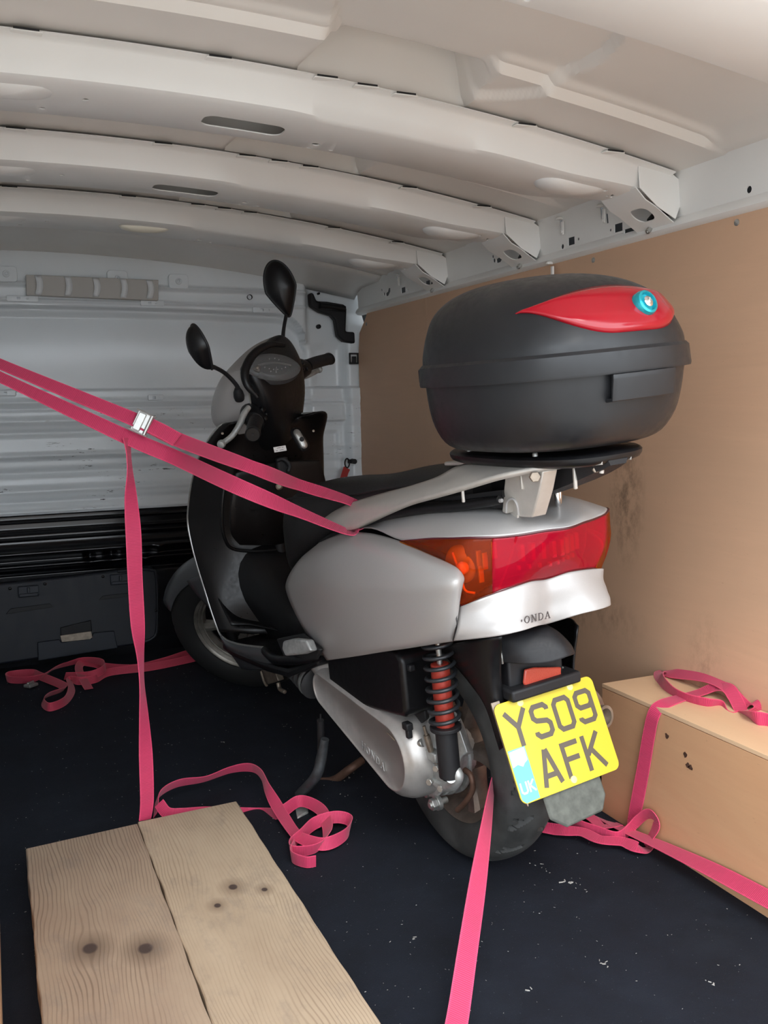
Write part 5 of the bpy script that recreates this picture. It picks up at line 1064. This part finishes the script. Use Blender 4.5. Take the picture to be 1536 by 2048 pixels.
# mirrors
tear = []
for i in range(40):
    t = 2*PI*i/40; x, y = math.sin(t), math.cos(t); w = 0.040+0.010*y if y > -0.2 else 0.038*(1-0.45*((-y-0.2)/0.8)**1.4)
    tear.append((x*(0.046 if y > 0 else 0.046*(1+0.62*y)), y*0.068))
def mirror(side, c, nback, up, stem, kx=1.0, ky=1.0):
    tr_ = [(x*kx, y*ky) for x, y in tear]
    c = V(c); nb = V(nback).normalized(); up = V(up); up = (up-nb*up.dot(nb)).normalized()
    st_ = S('mirror_stem', [tube(stem, [0.0085, 0.006, 0.0055, 0.0055, 0.007], 6, 12), lathe([(0.013, -0.012), (0.015, 0), (0.013, 0.014), (0.008, 0.026)], stem[0], V(stem[1])-V(stem[0]), 20)], 'matteblack')
    m = S('mirror_shell', dome(c, nb, up, 1, 1, 0.036, tr_, 9), 'blackplastic')
    S('mirror_rim', tube([c+(up.cross(nb))*x+up*y for x, y in tr_], 0.0035, 2, 8, closed=True), 'matteblack', m)
    S('mirror_glass', dome(c-nb*0.0005, -nb, up, 1, 1, 0.003, [(x*0.93, y*0.93) for x, y in tr_], 4), 'mirrorglass', m)
mirror(1, (0.8766,0.3,1.2542), (0.62, 0.74, 0.05), (0.33, 0.17, 1.0), [(0.9137,0.165,1.069), (0.9015,0.175,1.1001), (0.9035,0.2,1.1461), (0.9005,0.24,1.1788), (0.8959,0.27,1.194)], 0.88, 0.86)
mirror(-1, (0.871,-0.24,1.2344), (-0.25, 0.93, 0.20), (-0.06, 0.05, 1.0), [(0.8772,-0.13,1.0943), (0.8755,-0.14,1.1155), (0.8744,-0.17,1.1376), (0.8736,-0.21,1.1598), (0.8744,-0.23,1.1723)], 1.0, 1.22)

# ---- luggage box (lifts off its plate: its own thing) and the plate screwed to the carrier
B('box_mounting_plate', [loft([sell(-0.318, 0, z, hx, hy, 2.8) for z, hx, hy in ((0.868, 0.175, 0.095), (0.873, 0.190, 0.108), (0.884, 0.194, 0.112), (0.889, 0.188, 0.106))], 2)], 'blackplastic', car)
TB = empty('luggage_box', 'black plastic top box with red reflector and teal lock mounted behind the scooter seat', 'top box')
TB.matrix_world = SM
def T(name, g, mat, parent=None, **k): return obj(name, g, mat, parent or TB, **k)
base = [(0.897, -0.338, 0.129, 0.101, 2.45), (0.899, -0.341, 0.164, 0.132, 2.55), (0.911, -0.346, 0.186, 0.152, 2.65), (0.94, -0.350, 0.202, 0.166, 2.75), (0.975, -0.353, 0.210, 0.174, 2.75), (1.013, -0.356, 0.214, 0.178, 2.75)]
tb_base = T('box_base', loft([sell(c, 0, z, hx, hy, n, 96) for z, c, hx, hy, n in base], 3), 'topbox', angle=60)
lidp = [(1.044, -0.356, 0.216, 0.180, 2.75), (1.062, -0.355, 0.214, 0.178, 2.75), (1.094, -0.350, 0.205, 0.170, 2.65), (1.124, -0.343, 0.188, 0.155, 2.65), (1.146, -0.335, 0.164, 0.134, 2.45), (1.161, -0.330, 0.130, 0.106, 2.25), (1.17, -0.328, 0.086, 0.066, 2.15), (1.173, -0.328, 0.034, 0.016, 1.85)]
lid = T('box_lid', loft([sell(c, 0, z, hx, hy, n, 96) for z, c, hx, hy, n in lidp], 4), 'topbox', angle=60)
T('lid_skirt', loft([sell(-0.356, 0, z, hx+0.014, hy-0.004, 2.75, 96) for z, hx, hy in ((1.010, 0.202, 0.184), (1.010, 0.2085, 0.1905), (1.014, 0.2095, 0.1915), (1.042, 0.2075, 0.1895), (1.047, 0.203, 0.185))], 1), 'topbox', lid, angle=30)
def lid_surf(th, z, off=0.0):
    # point on the lid skin at plan angle th and height z
    L = lidp
    for (z0, c0, a0, b0, n0), (z1, c1, a1, b1, n1) in zip(L, L[1:]):
        if z0 <= z <= z1:
            f = (z-z0)/(z1-z0); c_, a, b, n = c0+(c1-c0)*f, a0+(a1-a0)*f, b0+(b1-b0)*f, n0+(n1-n0)*f; break
    c, s = math.cos(th), math.sin(th)
    return V((c_+(a+off)*math.copysign(abs(c)**(2/n), c), (b+off)*math.copysign(abs(s)**(2/n), s), z+off*0.4))
# red reflector wrapping the back of the lid, leaf shaped
rows = []; NTH = 72
for i in range(NTH+1):
    u = i/NTH*2-1; au = abs(u); th = PI+u*1.02
    zb = 1.068+0.0*u+0.040*sst(0.10, 1.0, au); zt = 1.140-0.028*au**1.6-0.0*u
    k = 1-au**5; zm = zb+(zt-zb)*0.5; zb = zm+(zb-zm)*k; zt = zm+(zt-zm)*k
    rows.append([lid_surf(th, zb+(zt-zb)*q/12, 0.0045*math.sqrt(max(0.0, 1-(q/6-1)**6))*min(1, k*3)) for q in range(13)])
T('red_reflector', gridf(rows), 'boxred', lid, solid=0.002, angle=70)
lk = lid_surf(PI+0.10, 1.104, 0.004); ln = V((-0.93, -0.06, 0.36)).normalized()
lo = T('lid_lock', [lathe([(0.020, -0.012), (0.020, 0.006), (0.018, 0.011), (0.0145, 0.012), (0.013, 0.007)], lk, ln, 32)], 'teallock', lid)
T('keyhole', [lathe([(0.0085, 0.004), (0.0085, 0.012), (0.006, 0.0135)], lk, ln, 24), box(lk+ln*0.0135, (0.002, 0.002, 0.009))], 'chrome', lo)
lw = []
for z in (0.972, 0.9725, 1.002, 1.0095):
    row = []
    for i in range(19):
        y = 0.062-0.124*i/18; c_ = -0.356; hx = 0.2195 if z > 0.9721 else 0.206
        n = 2.75; x = c_-hx*(max(0, 1-abs(y/0.178)**n))**(1/n); row.append(V((x-0.004*(z > 0.973), y, z)))
    lw.append(row)
T('release_flap', gridf(lw), 'topbox', tb_base, solid=0.006, bevel=0.001)
many(T, 'hinge', [box((-0.140, 0.09*s, 1.028), (0.012, 0.06, 0.026)) for s in (1, -1)], 'topbox', tb_base, bevel=0.003)
many(T, 'base_screw', [lathe([(0.0045, -0.008), (0.0045, 0.0), (0.003, 0.002)], (x, y, 0.893), (0, 0, 1), 12) for x, y in ((-0.20, 0.07), (-0.22, 0.08), (-0.42, 0.09))], 'steel', tb_base)

# ================================================================ STRAPS
def WS(p): return SM@V(p)
def wdir(a, b, t): return V(a).lerp(V(b), t)
E1, E2 = WS((0.2002,0.126,0.7746)), WS((0.1395,0.16,0.7162))
Bk = V((0.3139,2.07,0.9346)); Lf = V((0.0354,2.16,1.0661)); Lf2 = V((0.0331,2.12,1.0371)); B2 = V((0.2885,2.075,0.9004))
s1 = empty('ratchet_strap', 'pink lashing strap doubled tightly from the left side to the scooter grab rail, tail hanging', 'strap', None, (0, 0, 0))
ext = lambda a, b, k: a+(a-b)*k
up_l = ext(Lf, Bk, 0.75); up_l.x = max(up_l.x, -0.19); dn_l = ext(Lf2, B2, 0.75); dn_l.x = max(dn_l.x, -0.19)
ribbon('upper_webbing', [(up_l, 'v', 0.70), (Lf, 'v', 0.62), (Lf.lerp(Bk, .5), 'v', 0.76), (Bk, 'v', 0.86), (V((0.3898,2.05,0.8946)), 'v', 0.9), (WS((0.2214,0.33,0.8754)), 'v', 0.75), (WS((0.2751,0.2,0.8137)), 'v', 0.66), (E1, 'v', 0.5), (WS((0.1849,0.104,0.7569)), 'v', 0.45), (WS((0.1571,0.09,0.7396)), 'v', 0.4)], 'pink', s1, 0.035, 10)
ribbon('lower_webbing', [(dn_l, 'v', 0.70), (Lf2, 'v', 0.62), (Lf2.lerp(B2, .5), 'v', 0.78), (B2, 'v', 0.90), (V((0.3791,2.06,0.8572)), 'v', 0.95), (WS((0.2134,0.36,0.8363)), 'v', 0.95), (WS((0.1983,0.24,0.7658)), 'v', 0.62), (E2, 'v', 0.34), (WS((0.1359,0.14,0.7197)), 'v', 0.2), (WS((0.1269,0.12,0.7258)), 'v', 0.2)], 'pink', s1, 0.035, 10)
ribbon('sewn_overlap', [(V((0.3287,2.063,0.9288)), 'v', 0.88), (V((0.3589,2.055,0.9118)), 'v', 0.90), (V((0.3824,2.045,0.896)), 'v', 0.90)], 'pink', s1, 0.0355, 6, 0.003)
vd = (CAM-Bk).normalized(); bt = (V((0.3898,2.05,0.8946))-Bk).normalized(); bu = vd.cross(bt).normalized(); bn = bt.cross(bu)
bk = obj('cam_buckle', [box(Bk+bn*0.004, (0.036, 0.046, 0.006), (bt, bu, bn)), box(Bk+bn*0.011+bt*-0.006, (0.016, 0.040, 0.012), (bt, bu, bn)), box(Bk+bn*0.006+bu*0.023, (0.044, 0.003, 0.018), (bt, bu, bn)), box(Bk+bn*0.006-bu*0.023, (0.044, 0.003, 0.018), (bt, bu, bn)), cyl(Bk+bn*0.012+bt*0.014-bu*0.024, Bk+bn*0.012+bt*0.014+bu*0.024, 0.004, 12)], 'steel', s1, bevel=0.0015)
ribbon('hanging_tail', [(V((0.2797,2.072,0.9029)), 'v', 0.5), (V((0.2808,2.068,0.8715)), 'v', 0.28), (V((0.2816,2.066,0.828)), 'v', 0.35), (V((0.2809,2.066,0.7679)), 'v', 0.78), (V((0.2825,2.066,0.6905)), 'v', 0.97), (V((0.2814,2.066,0.6016)), 'v', 0.93), (V((0.282,2.066,0.5002)), 'v', 0.90), (V((0.2847,2.066,0.4204)), 'v', 0.45), (V((0.2847,2.066,0.3516)), 'v', 0.30), (V((0.2853,2.066,0.2706)), 'v', 0.60), (V((0.2853,2.066,0.1772)), 'v', 0.88), (V((0.2823,2.06,0.0859)), 'v', 0.86), (V((0.2751,2.055,0.0421)), 'v', 0.75)], 'pink', s1, 0.034, 8)
# its free end looping over the floor beside the planks
ribbon('floor_loop', [((0.307,2.1033,0.03), 'a', 60), ((0.3246,2.1611,0.05), 'a', 65), ((0.3778,2.2106,0.05), 'a', 60), ((0.4502,2.2329,0.04), 'a', 50), ((0.5157,2.2381,0.05), 'a', 55), ((0.5599,2.2073,0.06), 'a', 70), ((0.5737,2.1544,0.06), 'a', 88), ((0.5692,2.082,0.05), 'a', 110), ((0.5744,2.014,0.03), 'a', 150), ((0.576,1.908,0.02), 'a', 178), ((0.5846,1.8557,0.02), 'a', 150), ((0.6196,1.8133,0.02), 'a', 120), ((0.6777,1.8379,0.02), 'a', 90), ((0.7054,1.8845,0.025), 'a', 70), ((0.68,1.9075,0.03), 'a', 62), ((0.6327,1.9107,0.025), 'a', 70), ((0.5892,1.88,0.02), 'a', 85), ((0.555,1.8529,0.016), 'a', 85), ((0.5492,1.8203,0.016), 'a', 80), ((0.593,1.8095,0.016), 'a', 70), ((0.6259,1.8309,0.02), 'a', 60), ((0.6521,1.8875,0.025), 'a', 30), ((0.661,1.9635,0.03), 'a', 50), ((0.6324,2.0261,0.03), 'a', 75), ((0.5769,2.0073,0.02), 'a', 70), ((0.5493,2.085,-0.0091), 'a', 65), ((0.4824,2.085,0.0054), 'a', 65), ((0.4161,2.08,0.0217), 'a', 70), ((0.3634,2.078,0.0293), 'a', 75), ((0.3305,2.085,0.0353), 'a', 78), ((0.3146,2.1,0.0565), 'a', 75)], 'pink', s1, 0.027, 8)
ribbon('folded_end', [((0.5615,1.8447,0.016), 'a', 80), ((0.5389,1.7984,0.017), 'a', 85), ((0.5566,1.7613,0.017), 'a', 82), ((0.5789,1.7555,0.017), 'a', 80)], 'pink', s1, 0.027, 8)

# strap tangled on the floor in front of the storage cover, running to the front wheel
s2 = empty('floor_strap', 'faded pink strap tangled on the floor at the storage cover, running behind the front wheel', 'strap')
ribbon('webbing', [((0.7487,3.5114,0.03), 'a', 60), ((0.6726,3.5215,0.025), 'a', 65), ((0.5658,3.4607,0.022), 'a', 60), ((0.4495,3.4221,0.02), 'a', 65), ((0.3587,3.4831,0.02), 'a', 60), ((0.3174,3.5097,0.03), 'a', 45), ((0.2716,3.5085,0.04), 'a', 40), ((0.2542,3.4343,0.035), 'a', 10), ((0.2643,3.294,0.02), 'a', -10), ((0.2692,3.2452,0.015), 'a', 0)], 'pinkd', s2, 0.028, 8)
ribbon('webbing', [((0.7434,3.4894,0.02), 'a', 80), ((0.6397,3.4545,0.018), 'a', 75), ((0.503,3.4175,0.018), 'a', 70), ((0.3597,3.4174,0.018), 'a', 60), ((0.3001,3.3499,0.018), 'a', 70), ((0.2485,3.3416,0.02), 'a', 65), ((0.2173,3.3707,0.02), 'a', 40), ((0.2125,3.2504,0.018), 'a', 40), ((0.1826,3.1326,0.018), 'a', 80), ((0.1334,3.0888,0.018), 'a', 85), ((0.1157,3.1544,0.018), 'a', 70), ((0.1351,3.2205,0.02), 'a', 50), ((0.1896,3.2673,0.02), 'a', 45), ((0.1868,3.3199,0.02), 'a', 60), ((0.1227,3.4733,0.02), 'a', 65), ((0.0948,3.5297,0.02), 'a', 60), ((0.0239,3.5448,0.018), 'a', 88), ((0.0144,3.4941,0.018), 'a', 80), ((0.0712,3.4444,0.02), 'a', 70), ((0.1296,3.4322,0.03), 'a', 45), ((0.1765,3.5025,0.035), 'a', 40), ((0.2215,3.5191,0.04), 'a', 45), ((0.2827,3.5084,0.05), 'a', 60), ((0.3378,3.4426,0.05), 'a', 85), ((0.3363,3.3876,0.04), 'a', 80), ((0.2854,3.3672,0.03), 'a', 60), ((0.2051,3.4316,0.02), 'a', 50)], 'pinkd', s2, 0.028, 8)
q = V((0.0887,3.3983,0.012)); obj('buckle', [box(q, (0.040, 0.030, 0.010), (V((0.75, 0.66, 0)), V((-0.66, 0.75, 0)), V((0, 0, 1)))), cyl(q+V((-0.012, -0.006, 0.008)), q+V((0.010, 0.014, 0.008)), 0.004, 12)], 'steel', s2, bevel=0.002)

# strap from the rear wheel towards the camera
s3 = empty('wheel_strap', 'tight pink strap running from the rear wheel rim down to the bottom of the photo', 'strap')
a, b = WS((-0.1685,0.055,0.2294)), V((0.5949,1.1537,0.035))
ribbon('webbing', [(WS((-0.10, 0.0, 0.20)), 'v', 0.3), (a, 'v', 0.25), (a.lerp(b, .25), 'v', 0.60), (a.lerp(b, .5), 'v', 0.85), (a.lerp(b, .75), 'v', 0.92), (b, 'v', 0.96), (b+V((b.x-a.x, b.y-a.y, -0.04))*0.25, 'v', 0.96)], 'pink', s3, 0.035, 8)
# strap from behind the wheel along the box, its tail coiled over the box lid
s4 = empty('box_strap', 'pink strap stretched along the right plywood box, its tail coiled on the lid', 'strap')
a, b = WS((-0.1953,-0.07,0.1718)), V((1.262,1.2009,0.0514))
ribbon('taut_webbing', [(a, 'v', 0.25), (V((1.235,1.7475,0.006)), 'v', 0.30), (V((1.247,1.5949,0.0183)), 'v', 0.40), (V((1.254,1.4638,0.0317)), 'v', 0.62), (V((1.258,1.3241,0.0446)), 'v', 0.85), (b, 'v', 0.92), (b+(b-V((1.258,1.3241,0.0446)))*0.8, 'v', 0.92)], 'pink', s4, 0.035, 8)
ribbon('tail_webbing', [(WS((-0.02, -0.075, 0.05)), 'v', .7), ((1.0936,1.6797,0.018), 'v', .75), ((1.1253,1.6483,0.018), 'v', .7), ((1.1534,1.6222,0.02), 'v', .6), ((1.1666,1.5766,0.02), 'v', .55), ((1.2069,1.5517,0.018), 'v', .6), ((1.2225,1.516,0.016), 'v', .6), ((1.262,1.5352,0.0012), 'v', .45), ((1.266,1.5291,0.028), 'v', .35), ((1.27,1.5184,0.0589), 'v', .45), ((1.272,1.5358,0.0715), 'v', .6), ((1.268,1.5638,0.0561), 'v', .6), ((1.25,1.5781,0.0296), 'v', .6), ((1.2088,1.5714,0.018), 'v', .8), ((1.183,1.6081,0.02), 'v', .85), ((1.1656,1.6489,0.02), 'v', .8), ((1.169,1.6808,0.02), 'v', .4), ((1.1993,1.7007,0.02), 'v', .6), ((1.2127,1.677,0.02), 'v', .5), ((1.2158,1.6344,0.016), 'v', .3), ((1.2571,1.6257,0.016), 'v', .25)], 'pink', s4, 0.030, 8)
ribbon('rising_webbing', [((1.262,1.5931,0.0102), 'v', 0.5), ((1.27,1.5967,0.035), 'v', 0.75), ((1.2735,1.5865,0.0849), 'v', 0.9), ((1.2735,1.5662,0.1727), 'v', 0.88), ((1.2735,1.5511,0.2454), 'v', 0.85), ((1.276,1.5389,0.2956), 'v', 0.85), ((1.2988,1.5378,0.3135), 'v', .8), ((1.3671,1.5557,0.314), 'v', .55), ((1.4167,1.5566,0.318), 'v', .5), ((1.445,1.5415,0.3308), 'v', .6), ((1.448,1.5072,0.3376), 'v', .8), ((1.44,1.4764,0.3252), 'v', .9), ((1.425,1.4433,0.3088), 'v', .9), ((1.41,1.4247,0.2973), 'v', .8)], 'pink', s4, 0.030, 8)
ribbon('coiled_tail', [((1.4149,1.3169,0.322), 'v', .9), ((1.4009,1.3467,0.322), 'v', .9), ((1.3875,1.37,0.322), 'v', .85), ((1.42,1.4295,0.3029), 'v', .7), ((1.405,1.442,0.297), 'v', .8), ((1.4,1.4625,0.2979), 'v', .85), ((1.41,1.4881,0.3085), 'v', .8), ((1.3798,1.4928,0.316), 'v', .8), ((1.3654,1.5302,0.316), 'v', .75), ((1.3637,1.5791,0.318), 'v', .7), ((1.3853,1.6432,0.325), 'v', .6), ((1.452,1.7282,0.3151), 'v', .5), ((1.455,1.6826,0.323), 'v', .75), ((1.457,1.61,0.336), 'v', .75), ((1.457,1.5547,0.3392), 'v', .7), ((1.45,1.4988,0.333), 'v', .7), ((1.452,1.4568,0.3116), 'v', .7), ((1.455,1.4379,0.3244), 'v', .6), ((1.452,1.4248,0.3146), 'v', .5), ((1.44,1.4357,0.2979), 'v', .7)], 'pink', s4, 0.030, 8)

# crumbs of dust and chippings on the mat
random.seed(11); gs = []
def crumb(x, y, s):
    a = random.random()*PI; l = s*(1+random.random()*2.2); w = s*(0.4+random.random()*0.5); h = s*0.5
    ux, uy = V((math.cos(a), math.sin(a), 0)), V((-math.sin(a), math.cos(a), 0))
    g = box((x, y, h/2), (l, w, h), (ux, uy, V((0, 0, 1))))
    gs.append(([tuple(V(v)+V((random.uniform(-1, 1), random.uniform(-1, 1), random.uniform(0, 1)))*s*0.25) for v in g[0]], g[1]))
for i in range(900):
    y = 0.9+(3.6-0.9)*random.random()**1.1; x = random.uniform(-0.05, 1.27)
    crumb(x, y, random.choice((0.0007, 0.0008, 0.001, 0.0013)))
CR = [((1.0066,1.5592,0), 8, .0017, .012), ((1.0204,1.4852,0), 7, .0030, .006), ((1.0361,1.4562,0), 4, .0016, .012), ((0.6563,1.437,0), 2, .0035, .002), ((0.7799,2.6278,0), 5, .0016, .010), ((0.9258,1.2315,0), 4, .0018, .008), ((1.046,1.1144,0), 4, .002, .006), ((0.7629,1.2234,0), 3, .002, .004), ((0.8164,2.1734,0), 6, .0022, .014), ((0.5742,2.5737,0), 3, .002, .004), ((0.4316,2.6212,0), 4, .0014, .008), ((0.9242,1.2322,0), 2, .002, .003), ((0.7655,2.0765,0), 3, .0018, .01)]
for p, n, s, sp in CR:
    for i in range(n): crumb(p[0]+random.gauss(0, sp), p[1]+random.gauss(0, sp), s)
o = obj('floor_crumbs', gs, 'crumb', fixn=False); tag(o, 'scattered pale dust crumbs and wood chips on the dark floor mat', 'crumbs'); o['kind'] = 'stuff'
